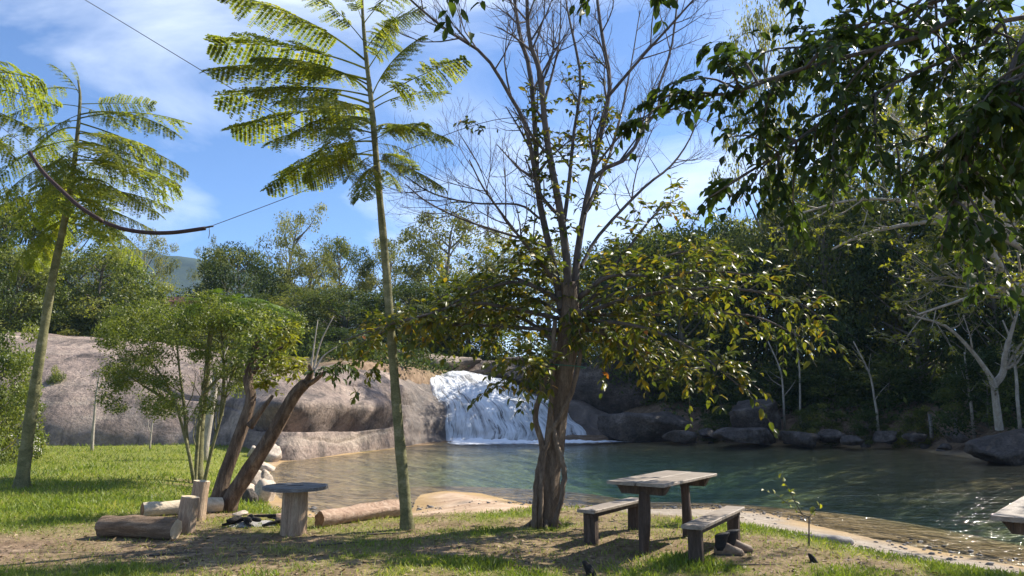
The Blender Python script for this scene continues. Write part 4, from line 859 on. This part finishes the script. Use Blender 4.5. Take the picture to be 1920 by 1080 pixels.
# old leaning double trunk
rng = np.random.default_rng(66); YL = 12.3
lb = P(415, 952, YL); lb[2] = hz(lb[0], lb[1])
lean = thing('leaning_tree', 'old leaning double trunk with a broken top at the left shore', 'tree', lb)
for nm, pts, r0, r1, dy in [('trunk', [(402, 958), (425, 880), (452, 810), (470, 750), (466, 710), (476, 668), (484, 632)], .112, .05, .3), ('trunk', [(420, 956), (462, 890), (512, 815), (550, 745), (574, 716)], .128, .088, -.3), ('broken_branch', [(468, 800), (488, 772), (512, 742)], .06, .03, -.1),
                            ('broken_branch', [(570, 725), (592, 712), (612, 694)], .06, .02, -.3), ('broken_branch', [(572, 722), (582, 700), (580, 684)], .07, .02, -.25), ('broken_branch', [(474, 700), (500, 668), (530, 650)], .05, .02, .2)]:
    p = px_path(pts, YL + (-.25 if nm == 'broken_branch' and pts[0][0] > 550 else 0), dy, 22); rr = np.linspace(r0, r1, 22)
    if nm == 'trunk': rr[:4] *= [1.35, 1.2, 1.1, 1.03]; p[0, 2] -= .12
    MB().tube(p, rr, 14 if nm == 'trunk' else 7, rough=.32).build(nm, M['bark_old'], lean)
mbt = MB()
arr = spray([px_path([(490, 690), (530, 670), (560, 690)], YL, 0, 6), px_path([(480, 650), (520, 620), (545, 640)], YL + .2, 0, 6), px_path([(470, 740), (500, 720), (530, 700)], YL, 0, 6)], 26, .32, 10, .11, .2, mbt)
arr2 = spray([px_path([(590, 712), (625, 690), (668, 682)], YL - .4, -.2, 6)], 16, .26, 8, .13, .8, mbt)
mbt.build('twigs', M['bark_old'], lean)['kind'] = 'stuff'
mb = MB()
for q in range(60): clump_leaves(mb, P(rng.uniform(440, 520), rng.uniform(590, 690), YL + rng.uniform(-.3, .5)), np.array([.13, .13, .1]), 16, .085, .45)
mb.build('green_leaves', M['leaf_shrub'], lean)['kind'] = 'stuff'
mb = MB(); mb.leaves(*arr[:3], arr[3], .45, rng.random(len(arr[0])), True); mb.build('yellow_leaves', M['leaf_yellow'], lean)['kind'] = 'stuff'
mb = MB(); mb.leaves(*arr2[:3], arr2[3], .42, rng.random(len(arr2[0])), True); mb.build('dark_leaves', M['leaf_canopy'], lean)['kind'] = 'stuff'

# slight trees and sticks
def pole_tree(label, pts, Yd, r0, r1, mat, name='sapling', cat='sapling', leaf=None, group=None, nch=3, ln=.6, lev=1, mat_leaf='leaf_mid', lsize=.12, ntw=5):
    p = px_path(pts, Yd, .1, 14); b = p[0].copy(); b[2] = hz(b[0], b[1])
    if p[0, 2] > b[2] - .05: p[0, 2] = b[2] - .1
    r = thing(name, label, cat, b, group); mb = MB(); tp = []; grow(mb, p, r0, r1, lev, nch, ln, 7, .4, tp); mb.build('trunk', mat, r)
    if leaf:
        mt = MB(); a = spray(tp, ntw, ln * .5, 7, lsize, .3, mt, r=.003); mt.build('twigs', mat, r)['kind'] = 'stuff'
        mb = MB(); mb.leaves(*a[:3], a[3], .48, rng.random(len(a[0])), True); mb.build('foliage', M[mat_leaf], r)['kind'] = 'stuff'
    return r
pole_tree('thin pale sapling at the lawn edge right of the leaning feathery trunk', [(172, 848), (176, 790), (182, 730), (190, 690)], 27.5, .06, .02, M['bark_pale'], leaf=True, ln=.9, ntw=3)
pole_tree('very thin short sapling at the far edge of the lawn', [(281, 838), (285, 800), (290, 765)], 28.5, .035, .012, M['bark_pale'])
pole_tree('straight grey trunk behind the fine-leaved tree', [(382, 852), (390, 800), (400, 745), (406, 690)], 24.0, .14, .09, M['bark_pale'], name='grey_tree', cat='tree', leaf=True, ln=1.4, mat_leaf='leaf_shrub')
for k, (pts, Yd, lab) in enumerate([([(1470, 782), (1468, 730), (1462, 690), (1440, 640)], 42, 'leftmost thin sapling on the far bank above the brown boulder'), ([(1500, 778), (1500, 730), (1498, 680), (1490, 620)], 42, 'straight thin pale sapling on the far bank right of the brown boulder'),
                                  ([(1645, 778), (1640, 750), (1630, 700), (1600, 640)], 38, 'thin leaning sapling left of the two bank posts'), ([(1822, 770), (1815, 720), (1808, 660)], 33, 'thin dark stem left of the forked pale trunk'), ([(1908, 760), (1905, 700), (1895, 640), (1880, 600)], 30, 'slim trunk at the right edge behind the rounded boulder')]):
    pole_tree(lab, pts, Yd, .07, .03, M['bark_pale'], name='bank_sapling', leaf=True, group='saplings on the right bank', ln=1.3, mat_leaf='leaf_dark' if k % 2 else 'leaf_mid', nch=5, lsize=.18)
rng = np.random.default_rng(9)
r = thing('forked_tree', 'small pale tree with forked trunk behind the rounded boulder', 'tree', (*P(1874, 800, 28.5)[:2], hz(*P(1874, 800, 28.5)[:2])), None)
for pts in ([(1874, 806), (1868, 760), (1862, 718), (1846, 690), (1815, 650), (1770, 610), (1700, 590)], [(1863, 722), (1880, 700), (1886, 660), (1900, 610), (1915, 560)]):
    p = px_path(pts, 28.5, -.8, 18); mb = MB(); tp = []; grow(mb, p, .15, .03, 2, 7, 1.6, 8, .3, tp); mb.build('trunk', M['bark_pale'], r)
    mt = MB(); a = spray(tp[::2], 3, .4, 7, .17, .2, mt, r=.005); mt.build('twigs', M['bark_pale'], r)['kind'] = 'stuff'; mb = MB(); mb.leaves(*a[:3], a[3], .5, rng.random(len(a[0]))); mb.build('foliage', M['leaf_mid'], r)['kind'] = 'stuff'
for k, (pts, lab) in enumerate([([(583, 690), (590, 640), (596, 600)], 'upright dead stick behind the broken trunk'), ([(588, 690), (602, 640), (626, 592)], 'longest slanting dead stick behind the broken trunk'), ([(590, 694), (606, 668), (632, 650)], 'short low dead stick behind the broken trunk')]):
    p = px_path(pts, 36, 0, 8); p0 = P(pts[0][0], 735, 36); p = np.vstack([p0, p]); mb = MB(); mb.tube(p, np.linspace(.06, .018, 9), 5, rough=.2)
    tag(mb.build('dead_stick', M['bark_pale'], base=p0), lab, 'stick', 'dead sticks on the granite slab')
rng = np.random.default_rng(12)
sp = G(1517, 1028, -.03); sp[2] = hz(sp[0], sp[1])
sap = thing('young_sapling', 'knee-high sapling with a few bright leaves at the shore by the benches', 'sapling', sp)
ys = sp[1]; mb = MB()
tw = [px_path([(1517, 1032), (1517, 1000), (1517, 968)], ys, 0, 8), px_path([(1517, 970), (1500, 962), (1478, 945), (1455, 928), (1432, 918)], ys, .1, 10), px_path([(1505, 965), (1490, 940), (1478, 915), (1462, 897)], ys, -.1, 10), px_path([(1517, 970), (1528, 956), (1538, 944)], ys, .05, 6)]
for q, p in enumerate(tw): mb.tube(p, np.linspace(.011 if q == 0 else .006, .008 if q == 0 else .002, len(p)), 5)
mb.build('stem', M['bark_dark'], sap)
LB = []
for p, n_ in ((tw[1], 9), (tw[2], 11), (tw[3], 6)):
    for t_ in np.linspace(.3, 1, n_): LB.append(p[min(int(t_ * (len(p) - 1)), len(p) - 1)])
LB = np.array(LB); n_ = len(LB); LX = rng.normal(size=(n_, 3)) * .7 + [0, 0, .15]; LN = rng.normal(size=(n_, 3)) * .5 + [0, -.3, 1]
for q in range(n_):
    mb = MB(); mb.leaves(LB[q:q + 1], LX[q:q + 1], LN[q:q + 1], rng.uniform(.05, .085), .6, [rng.random()], True); mb.build('leaf', M['leaf_yellow'], sap)

# ------------------------------------------------------------------ rustic furniture
def frame2(th): return np.array([[math.cos(th), -math.sin(th), 0], [math.sin(th), math.cos(th), 0], [0, 0, 1]])
def plank_mesh(Lx, W, Th, seed, warp=.004, skew=0.0):
    """a sawn board with softened, slightly uneven edges, long axis X"""
    rs = np.random.default_rng(seed); n = 15; xs = np.linspace(-Lx / 2, Lx / 2, n); b = min(.006, Th * .25)
    sec = [(-W / 2, -Th / 2 + b), (-W / 2, Th / 2 - b), (-W / 2 + b, Th / 2), (W / 2 - b, Th / 2), (W / 2, Th / 2 - b), (W / 2, -Th / 2 + b), (W / 2 - b, -Th / 2), (-W / 2 + b, -Th / 2)]
    V = []
    wob = fbm(np.stack([xs * 3 + seed, xs * 0, xs * 0], -1), 3) * .008; wz = fbm(np.stack([xs * 1.5 + seed, xs * 0 + 3, xs * 0], -1), 2) * warp
    for k, x in enumerate(xs):
        for (y, z) in sec: V.append((x + skew * y * (abs(x) / (Lx / 2)), y + wob[k] * (1 if y > 0 else .6), z + wz[k]))
    m_ = 8; Q = [(k * m_ + j, (k + 1) * m_ + j, (k + 1) * m_ + (j + 1) % m_, k * m_ + (j + 1) % m_) for k in range(n - 1) for j in range(m_)]
    c0, c1 = len(V), len(V) + 1; V += [(xs[0], 0, wz[0]), (xs[-1], 0, wz[-1])]
    T = [(j, (j + 1) % m_, c0) for j in range(m_)] + [((n - 1) * m_ + (j + 1) % m_, (n - 1) * m_ + j, c1) for j in range(m_)]
    return np.array(V), Q, T
def put(mb, data, c, rot):
    V, Q, T = data; return mb.add(V @ np.array(rot).T + np.array(c), Q, T)
def picnic_table(label, cx, cy_, th, Lx, W, h, leg_in, seed):
    z0 = hz(cx, cy_); Rm = frame2(th); c = np.array([cx, cy_, z0]); r = thing('picnic_table', label, 'table', c); w2 = W / 2
    for k, s in enumerate((-1, 1)):
        mb = MB(); put(mb, plank_mesh(Lx + (.05 if k else 0), w2 - .004, .035, seed + k, skew=.06), c + Rm @ [0.02 * k, s * w2 / 2, h - .018], Rm); mb.build('tabletop_plank', M['plank'], r, smooth=False)
    for s in (-1, 1):
        x = s * (Lx / 2 - leg_in)
        mb = MB(); V = np.array([(-.035, -W * .36, 0), (.035, -W * .36, 0), (.035, W * .36, 0), (-.035, W * .36, 0), (-.04, -W * .45, .10), (.04, -W * .45, .10), (.04, W * .45, .10), (-.04, W * .45, .10)])
        V = V + [x, 0, h - .142]; mb.add(V @ Rm.T + c, [(3, 2, 1, 0), (4, 5, 6, 7), (0, 1, 5, 4), (1, 2, 6, 5), (2, 3, 7, 6), (3, 0, 4, 7)]); mb.build('cross_beam', M['darkwood'], r, smooth=False)
        b = c + Rm @ [x, 0, 0]; zb = hz(b[0], b[1]); mb = MB(); zz = np.linspace(zb - .12, z0 + h - .12, 12)
        mb.tube(np.stack([b[0] + .012 * np.sin(zz * 4 + s), b[1] + 0 * zz, zz], -1), .062 + .008 * np.sin(zz * 7 + s), 10, rough=.12); mb.build('leg', M['darkwood'], r)
    return r
def bench(label, cx, cy_, th, Lx, W, h, leg_in, seed):
    z0 = hz(cx, cy_); Rm = frame2(th); c = np.array([cx, cy_, z0]); r = thing('bench', label, 'bench', c, 'benches at the picnic table')
    mb = MB(); put(mb, plank_mesh(Lx, W, .038, seed, skew=.05), c + Rm @ [0, 0, h - .02], Rm); mb.build('seat', M['plank'], r, smooth=False)
    mb = MB(); put(mb, plank_mesh(Lx - .12, .045, .05, seed + 5), c + Rm @ [0, -W * .22, h - .066], Rm); mb.build('rail', M['darkwood'], r, smooth=False)
    for s in (-1, 1):
        b = c + Rm @ [s * (Lx / 2 - leg_in), 0, 0]; zb = hz(b[0], b[1]); hh = z0 + h - .041 - zb + .1
        mb = MB(); mb.box((b[0], b[1], zb - .1 + hh / 2), (.075, W * .62, hh), Rm, jit=.004); mb.build('leg', M['darkwood'], r, smooth=False)
    return r
picnic_table('rustic picnic table with a plank top between two benches near the shore', 1.80, 9.03, .961, 1.60, .70, .76, .20, 3)
bench('plank bench nearer the camera with the boots beside it', 2.262, 8.60, 1.034, 1.74, .225, .385, .14, 11)
bench('plank bench between the leafy tree and the picnic table', 1.275, 9.68, .968, 1.46, .235, .39, .14, 17)
# second table, mostly out of frame on the right
e0 = P(1818, 972, 8.3); z0 = -.08; top = .70
tb = np.array([6.05, 8.15]); Rm = frame2(.55); cc = np.array([5.98, 8.60, 0.0])
picnic_table('plank table cut off by the right edge of the picture', 4.33, 6.05, .85, 1.6, .76, .82, .22, 23)

# cable-spool table
p = ground_at(550, 1002); st = thing('spool_table', 'round table made of a wooden cable spool end on a thick post', 'table', p)
rs = np.random.default_rng(4); hT = .60; n = 40
a = np.arange(n) * 2 * math.pi / n; ro = .405 * (1 + .025 * fbm(np.stack([np.cos(a) * 2, np.sin(a) * 2, a * 0], -1), 3)); rows = []
for k in range(5):                                          # five boards cut round, each a part; the middle ones leave the axle hole
    y0, y1 = -.40 + .16 * k, -.40 + .16 * (k + 1) - .004
    for side in ((-1, 1) if k == 2 else (0,)):
        ys_ = np.linspace(y0, y1, 7); xo = np.sqrt(np.clip(.405 ** 2 - ys_ ** 2, .0005, None)) + .004 * np.sin(ys_ * 50)
        xi = np.sqrt(np.clip(.105 ** 2 - ys_ ** 2, 0, None)) if side else None
        L_, R_ = (-xo, xo) if side == 0 else ((-xo, -xi) if side < 0 else (xi, xo))
        zt = hT + .003 * ((k * 7) % 3); zb = zt - .042
        V = [(L_[q], ys_[q], zz) for zz in (zt, zb) for q in range(7)] + [(R_[q], ys_[q], zz) for zz in (zt, zb) for q in range(7)]
        lt, lbm, rt, rb = 0, 7, 14, 21; Q = []
        for q in range(6): Q += [(lt + q, rt + q, rt + q + 1, lt + q + 1), (lbm + q + 1, rb + q + 1, rb + q, lbm + q), (lt + q + 1, lbm + q + 1, lbm + q, lt + q), (rt + q, rb + q, rb + q + 1, rt + q + 1)]
        Q += [(lt, lbm, rb, rt), (lt + 6, rt + 6, rb + 6, lbm + 6)]
        mb = MB(); mb.add(np.array(V) @ frame2(.5).T + p, Q); mb.build('top_board', M['spool'] if 'spool' in M else M['plank'], st, smooth=False)
mb = MB(); mb.tube([p + [0, 0, -.12], p + [0, 0, .25], p + [0, 0, .552]], [.168, .162, .160], 12, False, rough=.05); mb.build('post', M['postwood'], st)
# logs and posts
def log(label, a, b, r, bark, end, name='log', m=16, rough=.12, group='logs on the lawn', ell=None):
    a, b = np.array(a, float), np.array(b, float); base = (a + b) / 2; base[2] -= r
    o = thing(name, label, 'log', base, group); pth = spl([a, (a + b) / 2 + rng.normal(size=3) * .012, b], 14); d = unit(b - a)
    mb = MB(); mb.tube(pth, r * (1 + .05 * np.sin(np.arange(14) * 1.3)), m, False, rough=rough, ell=ell); me = mb.build('bark', bark, o)
    V = mb.V[0].reshape(14, m, 3)
    for q, s in ((0, -1), (13, 1)):
        ring = V[q]; c = ring.mean(0) + d * s * .004; mb2 = MB(); rr = c + (ring - c) * .55 + d * s * .006
        VV = np.vstack([ring, rr, c + d * s * .004]); j = np.arange(m); j2 = (j + 1) % m
        Qd = np.stack([j, j2, m + j2, m + j], -1) if s > 0 else np.stack([j2, j, m + j, m + j2], -1); Td = np.stack([m + j, m + j2, np.full(m, 2 * m)], -1) if s > 0 else np.stack([m + j2, m + j, np.full(m, 2 * m)], -1)
        mb2.add(VV, Qd, Td); mb2.build('cut_end', end, o)
    return o
g1, g2 = ground_at(190, 1006), ground_at(330, 1010)
log('dark brown log lying in front of the two upright posts', g1 + [0, 0, .118], g2 + [.02, -.05, .118], .125, M['logbark'], M['cutpale'])
g1, g2 = ground_at(272, 970), ground_at(350, 966)
log('pale bleached log with an orange cut end behind the dark log', g1 + [-.05, 0, .10], g2 + [.35, .45, .10], .105, M['palewood'], M['cutend'])
g1, g2 = ground_at(598, 990), ground_at(742, 972)
log('rough reddish cut log lying between the spool table and the slender tree', g1 + [0, 0, .10], g2 + [.05, .25, .10], .115, M['redwood'], M['cutend'], rough=.3, ell=.8)
for px_, py_, top_, w_, lab in [(347, 1000, 936, 33, 'shorter upright wooden post touching the dark log'), (368, 976, 906, 30, 'taller upright wooden post behind the shorter one')]:
    b = ground_at(px_, py_); h = (py_ - top_) * b[1] / F * 1.0; r_ = w_ / 2 * b[1] / F
    o = thing('wooden_post', lab, 'post', b, 'upright posts by the logs'); lean_ = np.array([.045, 0, 0])
    pt = [b + [0, 0, -.1], b + lean_ * .4 + [0, 0, h * .5], b + lean_ + [0, 0, h]]; mb = MB(); mb.tube(spl(pt, 8), r_ * np.array([1.02, 1, 1.0, .98, 1, .98, .97, .95]), 16, False, rough=.10); mb.build('bark', M['postwood'], o)
    ring = mb.V[0].reshape(8, 16, 3)[-1]; c = ring.mean(0) + [0, 0, .003]; mb = MB(); j = np.arange(16); mb.add(np.vstack([ring, c]), None, np.stack([j, (j + 1) % 16, np.full(16, 16)], -1)); mb.build('sawn_top', M['cutpale'], o)
# campfire remains
rng = np.random.default_rng(14)
cf = ground_at(480, 984); fire = thing('campfire', 'cold campfire of grey ash and charred sticks left of the spool table', 'campfire', cf)
nn = 26; A2, R2 = np.meshgrid(np.arange(nn) * 2 * math.pi / nn, np.linspace(0, 1, 7)); ax, ay = (R2 * np.cos(A2) * .42).ravel(), (R2 * np.sin(A2) * .32).ravel()
az = (.075 * (1 - R2.ravel() ** 2) - .02) + .03 * fbm2(ax, ay, 9., 3) * (1 - R2.ravel()); i, j = np.meshgrid(np.arange(6), np.arange(nn), indexing='ij'); Q = np.stack([i * nn + j, (i + 1) * nn + j, (i + 1) * nn + (j + 1) % nn, i * nn + (j + 1) % nn], -1).reshape(-1, 4)
mb = MB(); mb.add(np.stack([ax, ay, az], -1) + cf, Q); mb.build('ash_bed', M['ash'], fire)
for k in range(13):
    a = rng.uniform(0, 6.28); c = cf + [rng.uniform(-.38, .38), rng.uniform(-.22, .22), rng.uniform(.05, .10)]; d = np.array([math.cos(a), math.sin(a), rng.uniform(-.1, .2)]) * rng.uniform(.08, .2)
    mb = MB(); mb.tube(spl([c - d, c + rng.normal(size=3) * .01, c + d], 6), np.array([.02, .024, .026, .024, .022, .014]) * rng.uniform(.7, 1.5), 7, rough=.3); mb.build('charred_stick', M['char'], fire)
g = ground_at(520, 985); log('short charred log end beside the campfire ash', g + [-.02, 0, .07], g + [.32, .12, .07], .085, M['redwood'], M['char'], group=None)
for px_, py_, s_, lab in [(1103, 1079, 1.0, 'charred stub standing in the grass at the bottom edge'), (1523, 1055, .7, 'small dark charred stub in the grass below the sapling')]:
    b = ground_at(px_, min(py_, 1079)); mb = MB(); mb.tube(spl([b + [.04, 0, -.05], b + [.0, 0, .06 * s_], b + [-.05 * s_, 0, .13 * s_]], 8), np.array([.06, .055, .05, .045, .04, .032, .025, .012]) * s_, 9, rough=.35)
    tag(mb.build('charred_stub', M['char'], base=b), lab, 'stub', 'charred stubs in the grass')

# boots: sole, worn leather foot, dark padded collar with laces
def boot(label, c, ang):
    Rm = frame2(ang); r = thing('boot', label, 'boot', c, 'pair of boots under the bench')
    def loft(rings, name, mat, cap=True):
        m_ = len(rings[0]); V = np.array(rings).reshape(-1, 3); V[:, 2] += .006 * fbm(V * 40, 2) * (V[:, 2] > .06); V[:, :2] *= 1 + .10 * fbm(V * 22, 2)[:, None] * (V[:, 2:] > .06); V = V @ Rm.T * 1.12 + c; k = len(rings); Q = [(q * m_ + j, q * m_ + (j + 1) % m_, (q + 1) * m_ + (j + 1) % m_, (q + 1) * m_ + j) for q in range(k - 1) for j in range(m_)]
        T = []
        if cap: T = [((j + 1) % m_, j, len(V)) for j in range(m_)] + [((k - 1) * m_ + j, (k - 1) * m_ + (j + 1) % m_, len(V) + 1) for j in range(m_)]; V = np.vstack([V, V[:m_].mean(0), V[-m_:].mean(0)])
        mb = MB(); mb.add(V, Q, T); return mb.build(name, mat, r)
    a = np.arange(14) * 2 * math.pi / 14
    xs = [-.005, .02, .06, .10, .14, .18, .22, .255, .275]; wd = [.022, .036, .040, .037, .040, .047, .048, .036, .012]; ht = [.055, .085, .10, .105, .092, .072, .058, .042, .018]
    loft([[(x, w * math.cos(t_), .022 + (h if math.sin(t_) > 0 else .006) * math.sin(t_)) for t_ in a] for x, w, h in zip(xs, wd, ht)], 'foot', M['leather_brown'])
    out = [(.135 + .145 * math.cos(t_), (.050 + .006 * math.cos(t_)) * math.sin(t_)) for t_ in np.arange(20) * math.pi / 10]
    loft([[(x, y, z) for x, y in out] for z in (.0, .012, .024)], 'sole', M['rubber'])
    hs = [.05, .085, .12, .155, .19, .205]; rx = [.054, .056, .057, .062, .070, .066]; ry = [.042, .042, .044, .050, .058, .055]
    sh = loft([[(.052 + .006 * q + x * math.cos(t_), y * math.sin(t_), z + .012 * math.cos(t_) * (q > 2)) for t_ in a] for q, (z, x, y) in enumerate(zip(hs, rx, ry))], 'collar', M['leather_black'])
    for q in range(4):
        x, z = .098 + .02 * q, .150 - .018 * q; mb = MB(); mb.tube(np.array([(x, -.03, z - .012), (x + .008, 0, z + .004), (x, .03, z - .012)]) @ Rm.T + c, .005, 5); mb.build('lace', M['leather_black'], sh)
    tg = [(.10, 0, .11), (.115, .0, .15), (.108, .0, .19)]; mb = MB(); mb.tube(spl(np.array(tg) @ Rm.T + c, 6), .02, 7, ell=.4); mb.build('tongue', M['leather_black'], sh)
b = ground_at(1340, 1041); boot('left boot of the dark brown-toed pair beside the near bench, nearer the camera', b, -.18)
b = ground_at(1358, 1037); boot('right boot of the dark brown-toed pair beside the near bench, partly hidden', b + [.02, .06, 0], -.12)

# ------------------------------------------------------------------ lines strung between the trees
def line(name, label, cat, parts, base):
    r = thing(name, label, cat, base)
    for nm, p, rad_, mt, m_ in parts:
        mb = MB(); mb.tube(p, rad_, m_); mb.build(nm, M[mt], r)
    return r
hp = px_path([(55, 285), (80, 322), (110, 352), (150, 388), (192, 415)], 12.0, .0, 20); hp2 = px_path([(196, 417), (230, 429), (275, 436), (325, 436), (385, 428)], 12.0, -.1, 20)
ea = P(-152, 120, 14); main_pt = limbs[0][np.argmin(np.abs(proj(limbs[0])[:, 1] - 188))]
wv = np.array([P(385 + (main_pt is None), 428, 11.9), P(545, 368, 11.6), P(869, 241, 10.9), main_pt])
line('hose_line', 'dark hose threaded on a wire sagging across the sky at the left', 'line', [('hose', hp, .034, 'hose', 8), ('hose', hp2, .034, 'hose', 8), ('wire', spl([ea, P(20, 252, 12.6), hp[0]], 10), .006, 'wire', 4), ('wire', spl([hp[-1], hp2[0]], 2), .008, 'wire', 4), ('wire', spl([hp2[-1], *wv], 24), .006, 'wire', 4), ('knot', px_path([(384, 427), (393, 425), (400, 424)], 11.85, 0, 5), .016, 'wire', 6), ('wire_end', px_path([(392, 426), (393, 436), (391, 447)], 11.85, 0, 5), .006, 'wire', 4)], hp[0])
sp_ = slimT[np.argmin(np.abs(proj(slimT)[:, 1] - 322))]
line('overhead_wire', 'thin wire crossing the sky from the upper left to the slender tree', 'wire', [('wire', spl([edgeT[-3], P(160, 0, 12.4), P(445, 172, 11), sp_], 24), .0065, 'wire', 4)], edgeT[-3])
lp = []
for a in np.linspace(0, 2 * math.pi, 25): 
    c = tr[np.argmin(np.abs(proj(tr)[:, 1] - 688))]; lp.append(c + np.array([math.cos(a) * .31, math.sin(a) * .31, -.02 * math.cos(a)]))
mb = MB(); mb.tube(np.array(lp), .006, 5); tag(mb.build('green_cord', M['cord'], base=lp[0]), 'thin green cord tied round the fibrous trunk', 'cord')
for px_, lab in ((1745, 'left one of two small grey posts on the right bank'), (1792, 'right one of two small grey posts on the right bank')):
    b = P(px_, 795, 34); b[2] = max(hz(b[0], b[1]), b[2] - .1); mb = MB(); mb.tube([b - [0, 0, .5], b + [0, 0, .15], b + [0, 0, .5]], [.085, .08, .075], 8, rough=.1); mb.tube([b + [0, 0, .5], b + [0, 0, .54]], [.10, .10], 8)
    tag(mb.build('bank_post', M['stone_grey'], base=b), lab, 'post', 'small posts on the right bank')
# house half hidden behind the shrub
hb = P(325, 600, 60); hb[2] = hz(hb[0], hb[1]); ht = thing('house', 'small house with a clay roof glimpsed behind the fine-leaved tree', 'house', hb)
rz_ = P(325, 561, 60)[2]; wh = rz_ - hb[2] - .5
mb = MB(); mb.box(hb + [0, 0, wh / 2], (2.6, 3, wh)); mb.build('wall', M['plaster'], ht, smooth=False)
mb = MB(); V = np.array([(-1.6, -1.9, 0), (1.6, -1.9, 0), (1.6, 1.9, 0), (-1.6, 1.9, 0), (-1.6, 0, .7), (1.6, 0, .7)]) + hb + [0, 0, wh + .003]; mb.add(V, [(0, 1, 5, 4), (2, 3, 4, 5), (3, 2, 1, 0)], [(1, 2, 5), (3, 0, 4)]); mb.build('roof', M['rooftile'], ht, smooth=False)
mb = MB(); mb.box(hb + [.2, -1.51, wh - .9], (.8, .06, .9)); mb.build('window', M['char'], ht, smooth=False)

# ------------------------------------------------------------------ grass and litter
rng = np.random.default_rng(77)
def scatter(n, ymin, ymax, pw=1.0):
    Yv = ymin * (ymax / ymin) ** rng.random(n); Xv = rng.uniform(-.78, .78, n) * Yv; return Xv, Yv
mb = MB()
for n_, y0_, y1_, hgt, wd in ((190000, 6.3, 14, .055, .16), (110000, 12, 34, .075, .2)):
    X_, Y_ = scatter(n_, y0_, y1_); tf, sn = covers(X_, Y_); sdv = pool_sd(X_, Y_)
    keep = (rng.random(n_) < tf * 1.05) & (sdv > .4); X_, Y_, tf = X_[keep], Y_[keep], tf[keep]; Z_ = height(X_, Y_); k_ = len(X_)
    hl = hgt * rng.uniform(.5, 1.5, k_) * (.7 + .5 * tf) * (1 + .8 * np.clip(fbm2(X_, Y_, 1.1, 3, 4.), 0, 1)); d = rng.normal(size=(k_, 3)) * [.55, .55, .12] + [0, 0, .75]
    tn_ = np.clip(.42 + .22 * fbm2(X_, Y_, .8, 3, 8.) * 2 + rng.normal(size=k_) * .17 + .25 * (1 - tf), 0, 1)
    mb.leaves(np.stack([X_, Y_, Z_ - .004], -1), d, rng.normal(size=(k_, 3)), hl, wd * .75, tn_, fold=.1)
o = mb.build('grass', M['grass']); tag(o, 'short green grass of the lawn and the sparse turf in front', 'grass', kind='stuff')
X_, Y_ = scatter(30000, 6.3, 30); tf, sn = covers(X_, Y_); keep = (rng.random(30000) < (.9 - .5 * tf) * (1 - .93 * sn)) & (pool_sd(X_, Y_) > .6); X_, Y_ = X_[keep], Y_[keep]; k_ = len(X_)
mb = MB(); mb.leaves(np.stack([X_, Y_, height(X_, Y_) + .006], -1), rng.normal(size=(k_, 3)) * [1, 1, .12], rng.normal(size=(k_, 3)) * .3 + [0, 0, 1], rng.uniform(.02, .075, k_), .5, rng.random(k_), fold=.2)
o = mb.build('fallen_leaves', M['litter']); tag(o, 'dry fallen leaves strewn over the foreground earth', 'leaves', kind='stuff')
for k, (px_, py_, L_, a, lab) in enumerate([(660, 1020, .8, .35, 'long dry twig on the bare earth left of the slender tree'), (725, 1002, .5, .2, 'short twig leaning at the foot of the slender tree'), (590, 1050, .35, 1.9, 'small dark twig near the bottom edge left of centre'), (850, 1058, .6, -.15, 'thin twig on the shaded foreground right of the slender tree'), (1400, 1062, .7, .05, 'thin twig on the ground in front of the boots'), (330, 1040, .55, .15, 'thin twig in front of the dark log')]):
    b = ground_at(px_, py_); d = np.array([math.cos(a), math.sin(a), 0]) * L_ / 2; pts = []
    for t_ in np.linspace(-1, 1, 8): q = b + d * t_ + rng.normal(size=3) * [.012, .012, 0]; q[2] = hz(q[0], q[1]) + .012; pts.append(q)
    mb = MB(); mb.tube(np.array(pts), np.linspace(.011, .004, 8), 5); tag(mb.build('twig', M['bark_dark'], base=b), lab, 'twig', 'twigs on the ground')

# ------------------------------------------------------------------ air: thin even haze that veils the distant hill
mb = MB(); mb.box((-150, 560, 95), (1700, 1250, 206)); o = mb.build('haze', None, smooth=False); o['kind'] = 'stuff'
m, N, t = nodes('haze_air'); pv = N('ShaderNodeVolumePrincipled', {'Color': (.42, .64, 1.0, 1), 'Density': .00020, 'Anisotropy': .0}); N('ShaderNodeOutputMaterial', {'Volume': pv.outputs[0]}); o.data.materials.append(m)
